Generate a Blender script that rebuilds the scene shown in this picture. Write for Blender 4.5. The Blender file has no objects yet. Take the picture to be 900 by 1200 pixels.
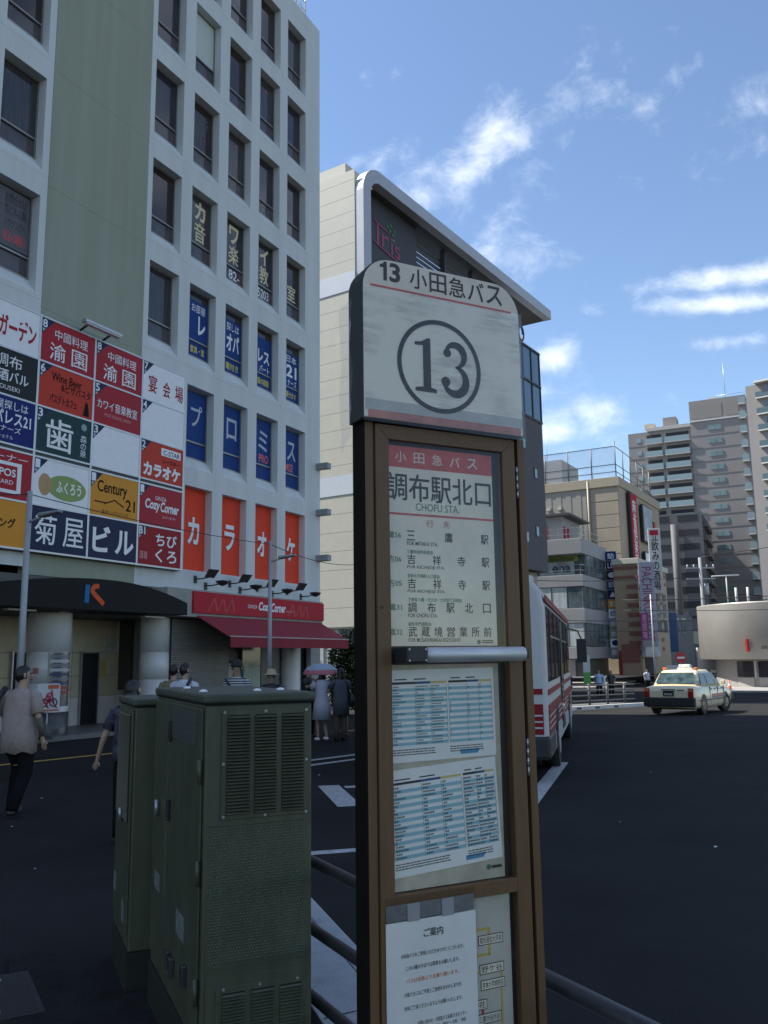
import bpy, math, random
from mathutils import Vector, Matrix
R_ = math.radians
random.seed(7)
scene = bpy.context.scene
col = scene.collection

# ------------------------------------------------------------------ camera
cam_d = bpy.data.cameras.new('camera')
cam_d.sensor_fit = 'VERTICAL'; cam_d.sensor_height = 24.0; cam_d.lens = 20.4
cam_d.clip_start = 0.05; cam_d.clip_end = 6000
cam = bpy.data.objects.new('camera', cam_d); col.objects.link(cam)
pit, rol = R_(9.63), R_(-.766)
Fv = Vector((0, math.cos(pit), math.sin(pit))); Uv = Vector((0, -math.sin(pit), math.cos(pit))); Rv = Vector((1, 0, 0))
R2 = math.cos(rol)*Rv + math.sin(rol)*Uv; U2 = -math.sin(rol)*Rv + math.cos(rol)*Uv
mw = Matrix.Identity(4)
for i in range(3):
    mw[i][0], mw[i][1], mw[i][2] = R2[i], U2[i], -Fv[i]
mw[0][3], mw[1][3], mw[2][3] = 0, 0, 1.75
cam.matrix_world = mw
scene.camera = cam

# ------------------------------------------------------------------ sky and sun
SUN_AZ = math.atan2(-.955, .297)       # azimuth measured from +Y towards +X
SUN_EL = R_(52)
scene.view_settings.view_transform = 'Standard'
scene.view_settings.look = 'None'
scene.view_settings.gamma = 1.0
scene.view_settings.exposure = 1.05
scene.view_settings.use_curve_mapping = False
world = bpy.data.worlds.new('World'); scene.world = world; world.use_nodes = True
nt = world.node_tree; nt.nodes.clear()
def nd(tree, typ, **kw):
    n = tree.nodes.new(typ)
    for k, v in kw.items(): setattr(n, k, v)
    return n
def mth(tree, op, a, b=None, c=None):
    n = tree.nodes.new('ShaderNodeMath'); n.operation = op
    for i, v in enumerate((a, b, c)):
        if v is None: continue
        if isinstance(v, (int, float)): n.inputs[i].default_value = v
        else: tree.links.new(v, n.inputs[i])
    return n.outputs[0]
sky = nd(nt, 'ShaderNodeTexSky', sky_type='NISHITA', sun_disc=False)
sky.sun_elevation = SUN_EL; sky.sun_rotation = SUN_AZ
sky.air_density = 1.0; sky.dust_density = .2; sky.ozone_density = 2.4
tc = nd(nt, 'ShaderNodeTexCoord')
sep = nd(nt, 'ShaderNodeSeparateXYZ'); nt.links.new(tc.outputs['Generated'], sep.inputs[0])
az = mth(nt, 'ARCTAN2', sep.outputs[0], sep.outputs[1]); el = mth(nt, 'ARCSINE', sep.outputs[2])
# thin fair weather clouds: noise broken up inside soft banks of cloud, with larger unseen banks added to whiten and brighten the ambient light
mask = None
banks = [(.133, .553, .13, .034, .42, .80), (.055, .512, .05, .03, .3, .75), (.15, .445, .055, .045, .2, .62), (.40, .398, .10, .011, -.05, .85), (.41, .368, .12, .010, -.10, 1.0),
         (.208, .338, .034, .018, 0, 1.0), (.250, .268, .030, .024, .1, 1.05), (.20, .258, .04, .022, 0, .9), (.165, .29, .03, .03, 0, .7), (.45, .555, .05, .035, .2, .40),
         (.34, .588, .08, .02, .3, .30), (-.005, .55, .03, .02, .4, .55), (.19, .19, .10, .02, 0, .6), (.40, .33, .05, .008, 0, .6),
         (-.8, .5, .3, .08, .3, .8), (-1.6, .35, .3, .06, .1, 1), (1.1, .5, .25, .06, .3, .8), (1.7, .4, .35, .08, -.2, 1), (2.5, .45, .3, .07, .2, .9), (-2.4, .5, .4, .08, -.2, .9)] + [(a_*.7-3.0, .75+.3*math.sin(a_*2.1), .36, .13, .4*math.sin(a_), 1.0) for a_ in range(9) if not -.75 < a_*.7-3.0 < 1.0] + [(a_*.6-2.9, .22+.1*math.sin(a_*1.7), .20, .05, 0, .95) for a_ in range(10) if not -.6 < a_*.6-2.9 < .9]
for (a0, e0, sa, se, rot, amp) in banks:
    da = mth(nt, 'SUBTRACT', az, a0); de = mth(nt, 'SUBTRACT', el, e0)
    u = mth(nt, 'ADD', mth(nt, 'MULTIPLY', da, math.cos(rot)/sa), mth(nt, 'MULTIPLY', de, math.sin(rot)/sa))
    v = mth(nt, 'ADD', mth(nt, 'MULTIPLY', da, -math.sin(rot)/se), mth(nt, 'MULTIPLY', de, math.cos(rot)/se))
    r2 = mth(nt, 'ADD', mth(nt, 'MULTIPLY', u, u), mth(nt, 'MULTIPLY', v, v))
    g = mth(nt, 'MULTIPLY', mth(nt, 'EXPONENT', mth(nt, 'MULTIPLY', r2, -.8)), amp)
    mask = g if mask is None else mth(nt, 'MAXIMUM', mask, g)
cx = nd(nt, 'ShaderNodeCombineXYZ')
nt.links.new(mth(nt, 'MULTIPLY', az, 1.0), cx.inputs[0]); nt.links.new(mth(nt, 'MULTIPLY', el, 1.45), cx.inputs[1])
n1 = nd(nt, 'ShaderNodeTexNoise'); n1.inputs['Scale'].default_value = 17; n1.inputs['Detail'].default_value = 9; n1.inputs['Roughness'].default_value = .62
n1.inputs['Distortion'].default_value = .25
nt.links.new(cx.outputs[0], n1.inputs['Vector'])
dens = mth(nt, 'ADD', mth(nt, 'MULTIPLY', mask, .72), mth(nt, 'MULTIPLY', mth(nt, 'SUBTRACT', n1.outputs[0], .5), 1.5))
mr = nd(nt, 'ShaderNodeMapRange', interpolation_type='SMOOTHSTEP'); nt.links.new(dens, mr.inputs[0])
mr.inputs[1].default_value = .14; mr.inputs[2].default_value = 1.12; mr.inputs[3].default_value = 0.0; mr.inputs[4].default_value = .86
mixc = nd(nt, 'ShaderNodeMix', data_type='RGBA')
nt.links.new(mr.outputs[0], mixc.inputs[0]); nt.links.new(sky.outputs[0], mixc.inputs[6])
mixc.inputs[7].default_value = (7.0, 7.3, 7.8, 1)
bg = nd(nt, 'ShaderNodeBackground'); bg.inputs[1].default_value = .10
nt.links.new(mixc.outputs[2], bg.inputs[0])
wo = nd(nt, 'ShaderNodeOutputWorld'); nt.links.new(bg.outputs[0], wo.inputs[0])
sun_d = bpy.data.lights.new('sun', 'SUN'); sun_d.energy = 4.6; sun_d.angle = R_(.53); sun_d.color = (1, .95, .87)
sun = bpy.data.objects.new('sun', sun_d); col.objects.link(sun)
sdir = Vector((math.sin(SUN_AZ)*math.cos(SUN_EL), math.cos(SUN_AZ)*math.cos(SUN_EL), math.sin(SUN_EL)))
sun.rotation_euler = sdir.to_track_quat('Z', 'Y').to_euler(); sun.location = sdir*200

# ------------------------------------------------------------------ materials
MATS = {}
def mat(name, c, rough=.6, metal=0.0, var=.10, scale=6.0, bump=0.0, bscale=60.0, spec=.5, stretch=(1, 1, 1), emit=0, alpha=1):
    if name in MATS: return MATS[name]
    m = bpy.data.materials.new(name); m.use_nodes = True; t = m.node_tree
    p = t.nodes['Principled BSDF']
    p.inputs['Roughness'].default_value = rough; p.inputs['Metallic'].default_value = metal
    p.inputs['Specular IOR Level'].default_value = spec
    p.inputs['Base Color'].default_value = (*c, 1)
    if var or bump:
        co = nd(t, 'ShaderNodeTexCoord'); mp = nd(t, 'ShaderNodeMapping'); mp.inputs['Scale'].default_value = stretch
        t.links.new(co.outputs['Object'], mp.inputs[0])
    if var:
        n = nd(t, 'ShaderNodeTexNoise'); n.inputs['Scale'].default_value = scale; n.inputs['Detail'].default_value = 6; n.inputs['Roughness'].default_value = .65
        t.links.new(mp.outputs[0], n.inputs['Vector'])
        mx = nd(t, 'ShaderNodeMix', data_type='RGBA')
        r = nd(t, 'ShaderNodeMapRange'); r.inputs[1].default_value = .3; r.inputs[2].default_value = .7
        t.links.new(n.outputs[0], r.inputs[0]); t.links.new(r.outputs[0], mx.inputs[0])
        mx.inputs[6].default_value = (*[max(0, k*(1-var)) for k in c], 1); mx.inputs[7].default_value = (*[min(1, k*(1+var)) for k in c], 1)
        t.links.new(mx.outputs[2], p.inputs['Base Color'])
        rr = nd(t, 'ShaderNodeMapRange'); rr.inputs[3].default_value = max(0, rough-.08); rr.inputs[4].default_value = min(1, rough+.08)
        t.links.new(n.outputs[0], rr.inputs[0]); t.links.new(rr.outputs[0], p.inputs['Roughness'])
    if bump:
        nb = nd(t, 'ShaderNodeTexNoise'); nb.inputs['Scale'].default_value = bscale; nb.inputs['Detail'].default_value = 4
        t.links.new(mp.outputs[0], nb.inputs['Vector'])
        b = nd(t, 'ShaderNodeBump'); b.inputs['Strength'].default_value = bump; b.inputs['Distance'].default_value = .02
        t.links.new(nb.outputs[0], b.inputs['Height']); t.links.new(b.outputs[0], p.inputs['Normal'])
    if emit:
        p.inputs['Emission Color'].default_value = (*c, 1); p.inputs['Emission Strength'].default_value = emit
    if alpha < 1: p.inputs['Alpha'].default_value = alpha
    MATS[name] = m
    return m
def glassy(name, tint, gloss=.12, rough=.03):
    """a clear sheet: mostly transparent, with a mirror-like share that grows at grazing angles"""
    if name in MATS: return MATS[name]
    m = bpy.data.materials.new(name); m.use_nodes = True; t = m.node_tree; t.nodes.clear()
    tr = nd(t, 'ShaderNodeBsdfTransparent'); tr.inputs[0].default_value = (*tint, 1)
    gl = nd(t, 'ShaderNodeBsdfGlossy'); gl.inputs['Roughness'].default_value = rough
    lw = nd(t, 'ShaderNodeFresnel'); lw.inputs[0].default_value = 1.45
    mx = nd(t, 'ShaderNodeMixShader'); o = nd(t, 'ShaderNodeOutputMaterial')
    t.links.new(mth(t, 'MULTIPLY', lw.outputs[0], gloss/.04), mx.inputs[0])
    t.links.new(tr.outputs[0], mx.inputs[1]); t.links.new(gl.outputs[0], mx.inputs[2]); t.links.new(mx.outputs[0], o.inputs[0])
    MATS[name] = m
    return m

# ------------------------------------------------------------------ mesh helpers
class MB:
    """collects shapes; build() links them as one mesh object"""
    def __init__(s, oz=0.0): s.v = []; s.f = []; s.sm = []; s.mi = []; s.oz = oz; s.cur = 0
    def add(s, vs, fs, smooth=False):
        o = len(s.v); s.v += [(x, y, z + s.oz) for x, y, z in vs]
        for f in fs: s.f.append([i+o for i in f]); s.sm.append(smooth); s.mi.append(s.cur)
        return s
    def box(s, x0, x1, y0, y1, z0, z1):
        return s.add([(x0,y0,z0),(x1,y0,z0),(x1,y1,z0),(x0,y1,z0),(x0,y0,z1),(x1,y0,z1),(x1,y1,z1),(x0,y1,z1)],
                     [(0,3,2,1),(4,5,6,7),(0,1,5,4),(1,2,6,5),(2,3,7,6),(3,0,4,7)])
    def quad(s, a, b, c, d): return s.add([a, b, c, d], [(0,1,2,3)])
    def prism(s, poly, y0, y1, axis='y', smooth=False):
        """poly of (x,z) extruded along y (or (x,y) along z)"""
        n = len(poly)
        if axis == 'y': vs = [(a, y0, b) for a, b in poly] + [(a, y1, b) for a, b in poly]
        elif axis == 'x': vs = [(y0, a, b) for a, b in poly] + [(y1, a, b) for a, b in poly]
        else: vs = [(a, b, y0) for a, b in poly] + [(a, b, y1) for a, b in poly]
        s.add(vs, [list(range(n)), list(range(2*n-1, n-1, -1))])
        o = len(s.v) - 2*n
        for i in range(n):
            j = (i+1) % n
            s.f.append([o+i, o+n+i, o+n+j, o+j]); s.sm.append(smooth); s.mi.append(s.cur)
        return s
    def tube(s, pts, r, n=10, caps=True):
        pts = [Vector(p) for p in pts]; rs = r if isinstance(r, (list, tuple)) else [r]*len(pts)
        vs = []; up = None
        for i, p in enumerate(pts):
            d = (pts[min(i+1, len(pts)-1)] - pts[max(i-1, 0)]).normalized()
            if up is None: up = Vector((0,0,1)) if abs(d.z) < .9 else Vector((1,0,0))
            a = d.cross(up)
            if a.length < 1e-4: a = d.cross(Vector((0,1,0)))
            a.normalize(); b = a.cross(d).normalized(); up = b
            for k in range(n):
                t = 2*math.pi*k/n; vs.append(tuple(p + (a*math.cos(t) + b*math.sin(t))*rs[i]))
        fs = [(i*n+k, i*n+(k+1) % n, (i+1)*n+(k+1) % n, (i+1)*n+k) for i in range(len(pts)-1) for k in range(n)]
        s.add(vs, fs, True)
        if caps:
            o = len(s.v) - len(vs)
            s.f += [[o+k for k in range(n)][::-1], [o+(len(pts)-1)*n+k for k in range(n)]]; s.sm += [False]*2; s.mi += [s.cur]*2
        return s
    def lathe(s, prof, cx=0, cy=0, n=24, a0=0, a1=2*math.pi, smooth=True):
        full = abs(a1-a0-2*math.pi) < 1e-6; m = n if full else n+1
        vs = [(cx + r*math.cos(a0+(a1-a0)*k/n), cy + r*math.sin(a0+(a1-a0)*k/n), z) for r, z in prof for k in range(m)]
        fs = []
        for i in range(len(prof)-1):
            for k in range(n):
                k2 = (k+1) % m
                fs.append((i*m+k, i*m+k2, (i+1)*m+k2, (i+1)*m+k))
        return s.add(vs, fs, smooth)
    def ball(s, c, rx, ry=None, rz=None, n=12, m=8):
        ry = ry or rx; rz = rz or rx
        vs = [(c[0]+rx*math.sin(math.pi*i/m)*math.cos(2*math.pi*k/n), c[1]+ry*math.sin(math.pi*i/m)*math.sin(2*math.pi*k/n), c[2]+rz*math.cos(math.pi*i/m)) for i in range(m+1) for k in range(n)]
        return s.add(vs, [(i*n+k, (i+1)*n+k, (i+1)*n+(k+1) % n, i*n+(k+1) % n) for i in range(m) for k in range(n)], True)
    def mesh(s, name):
        me = bpy.data.meshes.new(name); me.from_pydata(s.v, [], s.f); me.validate(clean_customdata=False)
        if len(me.polygons) == len(s.sm):
            me.polygons.foreach_set('use_smooth', s.sm); me.polygons.foreach_set('material_index', s.mi)
        me.update()
        return me
    def build(s, name, m, parent=None, bevel=0, loc=None, rz=None):
        o = bpy.data.objects.new(name, s.mesh(name)); col.objects.link(o)
        for k in (m if isinstance(m, (list, tuple)) else [m]): o.data.materials.append(k)
        if parent: o.parent = parent
        if loc: o.location = loc
        if rz is not None: o.rotation_euler = (0, 0, rz)
        if bevel:
            b = o.modifiers.new('bevel', 'BEVEL'); b.width = bevel; b.segments = 2; b.limit_method = 'ANGLE'; b.angle_limit = R_(40)
        return o
def tag(o, label=None, cat=None, group=None, kind=None):
    if label: o['label'] = label
    if cat: o['category'] = cat
    if group: o['group'] = group
    if kind: o['kind'] = kind
    return o
def thing(name, label, cat, loc, heading=90, group=None):
    """an Empty; local x runs along compass heading (degrees from +Y to +X), local y away from the viewer's side"""
    o = bpy.data.objects.new(name, None); col.objects.link(o); o.empty_display_size = .1
    o.location = loc; o.rotation_euler = (0, 0, R_(90-heading))
    return tag(o, label, cat, group)
def place(me, name, m, parent=None, loc=(0,0,0), rot=(0,0,0)):
    o = bpy.data.objects.new(name, me); col.objects.link(o)
    if m and not me.materials: me.materials.append(m)
    if parent: o.parent = parent
    o.location = loc; o.rotation_euler = rot
    return o
def copy_tree(o, parent=None):
    c = o.copy(); col.objects.link(c)
    if parent: c.parent = parent
    for ch in list(o.children): copy_tree(ch, c)
    return c
_fc = {}
def glyphs(body, bold, line=1.0):
    """outline of a line of writing as flat triangles in a unit frame: (verts, faces, width, height)"""
    k = (body, bold, line)
    if k in _fc: return _fc[k]
    cu = bpy.data.curves.new('lettering', 'FONT'); cu.body = body; cu.align_x = 'CENTER'; cu.size = 1; cu.offset = bold; cu.resolution_u = 3; cu.space_line = line
    o = bpy.data.objects.new('lettering', cu); col.objects.link(o)
    dg = bpy.context.evaluated_depsgraph_get(); me = bpy.data.meshes.new_from_object(o.evaluated_get(dg))
    vs = [(v.co.x, v.co.y) for v in me.vertices]; fs = [list(p.vertices) for p in me.polygons]
    bpy.data.objects.remove(o); bpy.data.curves.remove(cu); bpy.data.meshes.remove(me)
    if not vs: vs = [(0,0),(1,0),(1,1)]; fs = [[0,1,2]]
    x0 = min(v[0] for v in vs); x1 = max(v[0] for v in vs); y0 = min(v[1] for v in vs); y1 = max(v[1] for v in vs)
    sx = 1/max(1e-6, x1-x0); sy = 1/max(1e-6, y1-y0)
    _fc[k] = ([((a-x0)*sx, (b-y0)*sy) for a, b in vs], fs)
    return _fc[k]
def write(mb, body, x0, x1, z0, z1, y, bold=.0, fn=None, shear=0, line=1.0):
    """writing stretched into the rectangle x0..x1, z0..z1 on the plane y, facing -y"""
    cjk = any(ord(c) > 0x4dff for c in body)
    shifts = [(0, 0)]
    if cjk and bold > .003 and not fn:      # thicken kanji by close-set copies, each a hair further out
        nl = body.count('\n')+1; e = bold*.8*(z1-z0)/nl; shifts = [(-e, -e*.3), (e, -e*.3), (0, e)]; x0 += e; x1 -= e
    vs, fs = glyphs(body, 0 if cjk else bold, line)
    for k, (sx_, sz_) in enumerate(shifts):
        out = []
        for a, b in vs:
            x = x0 + (x1-x0)*a + shear*(z1-z0)*b + sx_; z = z0 + (z1-z0)*b + sz_; yy = y - k*.0004*min(1, (z1-z0)*4)
            out.append(fn(x, yy, z) if fn else (x, yy, z))
        mb.add(out, fs)
    return mb
def lettering(body, x0, x1, z0, z1, y, m, parent, bold=.0, name='lettering', oz=0, shear=0, line=1.0):
    mb = MB(oz); write(mb, body, x0, x1, z0, z1, y, bold, shear=shear, line=line)
    return mb.build(name, m, parent)
def gz(y): return -.0225*min(max(y-21, 0), 42)
def hd(h): return Vector((math.sin(R_(h)), math.cos(R_(h)), 0))

WHITE = mat('white_paint', (.78,.79,.80), .5, var=.04)
BLACK = mat('black_paint', (.02,.02,.022), .5, var=.1)
DARK = mat('dark_interior', (.012,.012,.013), .8, var=.2)
STEEL = mat('galvanised_steel', (.42,.43,.44), .4, .7, var=.12, scale=20)
# ================================================================== ground
ASPH = mat('asphalt', (.025,.0243,.0238), .92, var=.30, scale=.55, bump=.35, bscale=90, spec=.10)
def asphalt_detail(m):
    t = m.node_tree; p = t.nodes['Principled BSDF']; mx = [n for n in t.nodes if n.type == 'MIX'][0]
    co = [n for n in t.nodes if n.type == 'TEX_COORD'][0]
    n = nd(t, 'ShaderNodeTexNoise'); n.inputs['Scale'].default_value = 140; n.inputs['Detail'].default_value = 3
    t.links.new(co.outputs['Object'], n.inputs['Vector'])
    r = nd(t, 'ShaderNodeMapRange'); r.inputs[1].default_value = .35; r.inputs[2].default_value = .75; r.inputs[3].default_value = .65; r.inputs[4].default_value = 1.7
    t.links.new(n.outputs[0], r.inputs[0])
    m2 = nd(t, 'ShaderNodeMix', data_type='RGBA', blend_type='MULTIPLY'); m2.inputs[0].default_value = 1
    t.links.new(mx.outputs[2], m2.inputs[6]); t.links.new(r.outputs[0], m2.inputs[7]); t.links.new(m2.outputs[2], p.inputs['Base Color'])
asphalt_detail(ASPH)
g = MB()
ys = [-300, -60, -10, 0, 5, 10, 15, 21] + [21+3*i for i in range(1, 15)] + [80, 150, 400, 3000]
xs = [-2500, -300, -60, -20, -5, 0, 5, 20, 60, 300, 2500]
g.add([(x, y, gz(y)) for y in ys for x in xs], [(j*len(xs)+i, j*len(xs)+i+1, (j+1)*len(xs)+i+1, (j+1)*len(xs)+i) for j in range(len(ys)-1) for i in range(len(xs)-1)])
tag(g.build('road', ASPH), kind='structure')
PAINT = mat('road_paint', (.42,.42,.42), .85, var=.35, scale=14, bump=.2)
YPAINT = mat('yellow_road_paint', (.50,.30,.06), .7, var=.3, scale=10)
def marking(pts, w, m=PAINT, name='road_marking'):
    mb = MB()
    (x0, y0), (x1, y1) = pts; d = Vector((x1-x0, y1-y0, 0)).normalized(); n = Vector((-d.y, d.x, 0))*w/2; k = max(1, int(abs(y1-y0)/3))
    for i in range(k):
        a = Vector((x0+(x1-x0)*i/k, y0+(y1-y0)*i/k, 0)); b = Vector((x0+(x1-x0)*(i+1)/k, y0+(y1-y0)*(i+1)/k, 0))
        q = [a-n, b-n, b+n, a+n]; mb.add([(v.x, v.y, gz(v.y)+.005) for v in q], [(0,1,2,3)])
    return tag(mb.build(name, m), kind='structure')
marking(((-2.2, 8.0), (1.2, 8.95)), .15)                    # stop line across behind the cabinet
marking(((-.84, 12.8), (-.46, 11.0)), .30)                   # stub of the lane arrow
marking(((-.60, 12.62), (-.30, 12.68)), .2); marking(((-.24, 12.69), (1.5, 12.95)), .2)
marking(((-3.6, 12.7), (2.6, 19.6)), .16)
marking(((-3.6, 13.5), (2.6, 20.4)), .16)
marking(((1.05, 8.75), (2.95, 15.2)), .21)                   # lane line running under the bus
marking(((-12.5, 8.9), (-3.2, 20.4)), .17, YPAINT)
marking(((-3.2, 20.4), (-.2, 24.0)), .17, YPAINT)
marking(((11.5, 41.0), (36, 41.5)), .15)
# pavement on which the stop stands: concrete edge band, darker slabs inside
CONC = mat('pale_concrete', (.40,.41,.42), .85, var=.22, scale=3.5, bump=.3, bscale=120)
PAVE = mat('dark_paving', (.026,.0255,.025), .92, spec=.1, var=.3, scale=5, bump=.4, bscale=60)
edge0 = Vector((-.526, 6.316, 0)); ed = hd(-18.4); en = Vector((ed.y, -ed.x, 0))      # edge line of the pavement and its outward side
def along(t, off=0): v = edge0 + ed*t - en*off; return (v.x, v.y)
corner = (-2.287, 5.585)
pv = MB(); pv.prism([along(.2, 0), along(.2, .12), along(-14, .12), along(-14, 0)], 0, .15, 'z')
tag(pv.build('kerb', CONC, bevel=.01), kind='structure')
pv = MB(); pv.prism([along(.2, .123), along(-.38, .45), along(-14, .45), along(-14, .123)], 0.0, .147, 'z')
apron = tag(pv.build('pavement_apron', CONC, bevel=.006), kind='structure')
pv = MB(); a1 = along(-.4, .453); a2 = along(-14, .453)
pv.prism([a1, (-1.3, 6.0), corner, (-1.74, 4.35), (-2.4, 1.5), (-4.2, -6), a2], -.05, .03, 'z')
pave = tag(pv.build('pavement', PAVE), kind='structure')
# joints of the apron slabs as shallow dark filler strips
J = mat('joint_filler', (.05,.05,.05), .9)
for t in [-.75-1.2*i for i in range(6)]:
    p, q = along(t, .125), along(t-.06, .44); mb = MB(); d = Vector((.012, .018, 0))
    mb.add([(p[0], p[1], .1495), (q[0], q[1], .1495), (q[0]+d.x, q[1]+d.y, .1495), (p[0]+d.x, p[1]+d.y, .1495)], [(0,1,2,3)]); mb.build('joint', J, apron)
# hand hole cover let into the slabs at the left
cv = thing('utility_cover', 'dark square utility cover in the pavement beside the green cabinets', 'cover', (-2.07, 4.57, .03), 61)
CVM = mat('cover_iron', (.030,.028,.026), .7, .1, var=.3, scale=9, bump=.3)
MB().box(0, .34, 0, .62, -.02, .006).build('lid', CVM, cv, bevel=.004)
MB().box(-.03, .37, -.03, .65, -.03, .003).build('frame', mat('cover_frame', (.03,.03,.03), .7), cv)
for xx, yy in ((.12, .06), (.17, .54)): MB().box(xx, xx+.05, yy, yy+.025, .006, .010).build('key_slot', STEEL, cv)
for i in range(26):   # litter: small pale scraps on the asphalt
    x = random.uniform(-5, 6); y = random.uniform(5.8, 15)
    if -1.9 < x < .6 and y < 7: continue
    mb = MB(); s_ = random.uniform(.012, .03); mb.add([(-s_, 0, 0), (0, -s_*.6, .004), (s_, .2*s_, .002), (.1*s_, s_*.7, .006)], [(0,1,2,3)])
    tag(mb.build('litter_scrap', WHITE, loc=(x, y, .006), rz=random.uniform(0, 6)), 'tiny pale scrap of litter lying on the dark asphalt', 'litter', 'litter scraps on the asphalt')

# ================================================================== pipe railing behind the stop
RAIL = mat('railing_paint', (.055,.055,.06), .38, .2, var=.2, scale=30)
rp = Vector((-.348, 4.17, 0)); rd = (Vector((.63, 2.31, 0)) - rp).normalized()
rl = thing('pipe_railing', 'dark grey three-bar pipe railing behind the bus stop post', 'railing', (rp.x, rp.y, .15), 90)
for z in (.85, .562, .28):
    a = rd*-.55; b = rd*4.6
    MB().tube([(a.x, a.y, z-.15), (b.x, b.y, z-.15)], .0245, 16).build('rail', RAIL, rl)
for t in (-.5, 1.25, 3.0, 4.55):
    p = rd*t; MB().tube([(p.x, p.y, -.12), (p.x, p.y, .725)], .03, 14).tube([(p.x, p.y, -.12), (p.x, p.y, -.108)], .06, 14).build('post', RAIL, rl)

# ================================================================== green roadside cabinets
GRN = mat('cabinet_green_paint', (.074,.083,.049), .42, .0, var=.22, scale=9, bump=.10, bscale=260, stretch=(1,1,.35))
GRN2 = mat('cabinet_lid_paint', (.070,.079,.052), .55, .0, var=.25, scale=5, bump=.08, bscale=150)
GAP = mat('black_gap', (.008,.008,.008), .9, var=0)
STICK = mat('faded_sticker', (.17,.18,.17), .6, var=.3, scale=30)
def louvre_block(mb, x0, x1, z0, z1, n, y=-.012):
    dz = (z1-z0)/n
    for i in range(n):
        z = z0 + dz*i
        mb.add([(x0, y+.0048, z), (x1, y+.0048, z), (x1, y-.005, z+dz*.16), (x0, y-.005, z+dz*.16), (x1, y+.0048, z+dz*.72), (x0, y+.0048, z+dz*.72)], [(0,1,2,3), (3,2,4,5)])
def screw(parent, x, z, y, r=.006):
    MB().tube([(x, y, z), (x, y-.004, z)], r, 10).build('screw', STEEL, parent)
def cabinet(label, loc, w, dep, h, front):
    c = thing('utility_cabinet', label, 'cabinet', loc, 66.5, 'green roadside cabinets')
    MB().box(0, w, 0, dep, .08, h).build('body', GRN, c, bevel=.008)
    MB().box(-.01, w+.01, .0, dep+.01, -.115, .078).build('plinth', mat('plinth_paint', (.030,.035,.026), .8, spec=.15), c, bevel=.004)
    l = MB(); l.box(-.014, w+.016, -.016, dep+.014, h+.008, h+.046)
    lid = l.build('lid', GRN2, c, bevel=.010)
    MB().box(-.004, w+.004, -.004, dep+.004, h, h+.008).build('seal', GAP, c)
    return c, lid
c, lid = cabinet('large green metal cabinet with louvred end, nearest the bus stop', (-.755, 3.726, .145), .465, 1.245, 1.425, True)
for x, y in ((.06, .35), (.30, .30), (.42, .33), (.1, .95)):
    MB().ball((x, y, 1.472), .020, .020, .010).build('lid_bolt', WHITE, lid)
e1 = MB(-.145)   # upper louvre plate
e1.box(.068, .447, -.006, -.0005, 1.106, 1.545)
plate = e1.build('louvre_plate', GRN, c, bevel=.002)
for x0, x1 in ((.090, .188), (.209, .304), (.328, .426)):
    MB(-.145).box(x0, x1, -.0068, -.0061, 1.122, 1.528).build('opening', GAP, plate)
    mb = MB(-.145); louvre_block(mb, x0, x1, 1.124, 1.527, 30); tag(mb.build('slats', GRN, plate), kind='stuff')
for x, z in ((.078, 1.54), (.256, 1.54), (.438, 1.54), (.078, 1.118), (.256, 1.114), (.436, 1.114), (.075, 1.33), (.438, 1.33)): screw(plate, x, z-.145, -.006)
e2 = MB(-.145); e2.box(.018, .462, -.004, -.0005, .30, .498); e2.box(.06, .42, -.008, -.0045, .24, .462)
plate2 = e2.build('louvre_plate', GRN, c, bevel=.002)
for x0, x1 in ((.085, .180), (.205, .300), (.325, .418)):
    MB(-.145).box(x0, x1, -.0090, -.0081, .25, .440).build('opening', GAP, plate2)
    mb = MB(-.145); louvre_block(mb, x0, x1, .252, .438, 15, -.014); tag(mb.build('slats', GRN, plate2), kind='stuff')
for x in (.09, .24, .40): screw(plate2, x, .455-.145, -.008)
st = MB(-.145)   # studded anti-poster sheet
nx, nz = 33, 46
for j in range(nz):
    for i in range(nx - (j % 2)):
        x = .032 + (i + .5*(j % 2))*(.396/(nx-1)); z = .556 + j*(.525/(nz-1)); r = .0046
        st.add([(x-r, -.0006, z), (x, -.0006, z-r), (x+r, -.0006, z), (x, -.0006, z+r), (x, -.0052, z)], [(0,1,4), (1,2,4), (2,3,4), (3,0,4)])
tag(st.build('studs', mat('stud_highlight', (.11,.13,.09), .25, var=.1), c), kind='stuff')  # lighter tone puts the studs' bright highlights into their colour
for z in (1.084, .536): MB(-.145).box(.02, .458, -.003, -.0005, z, z+.006).build('seam', GRN, c)
# long side, at local x = 0: two door leaves with handles, hinges and the relief sheet
for y0, y1 in ((.03, .80), (.83, 1.22)):
    door = MB(-.145).box(-.012, -.0005, y0, y1, .30, 1.555).build('door', GRN, c, bevel=.005)
    if y0 < .1:
        for z in (1.30, .90, .45): MB(-.145).tube([(-.018, y0-.008, z-.05), (-.018, y0-.008, z+.05)], .009, 10).build('hinge', GRN, door)
        MB(-.145).box(-.016, -.0125, .12, .72, 1.395, 1.535).build('relief_sheet', mat('worn_relief', (.07,.09,.075), .3, var=.5, scale=60, bump=.8, bscale=140), door)
        for z in (1.42, 1.05): MB(-.145).box(-.030, -.0125, .70, .735, z-.05, z+.05).build('handle', BLACK, door, bevel=.005)
        MB(-.145).box(-.0150, -.0125, .30, .48, .56, .66).build('sticker', STICK, door)
        for z, yy in ((.47, .22), (.42, .50), (.43, .58)): MB(-.145).box(-.035, -.0125, yy, yy+.04, z-.06, z+.02).build('latch', mat('latch_metal', (.12,.13,.13), .35, .8), door, bevel=.004)
    else:
        MB(-.145).tube([(-.03, 1.0, .98), (-.03, 1.0, 1.06)], .011, 10).build('handle', STEEL, door)
        MB(-.145).box(-.0150, -.0125, .95, 1.1, .62, .70).build('sticker', STICK, door)
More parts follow.
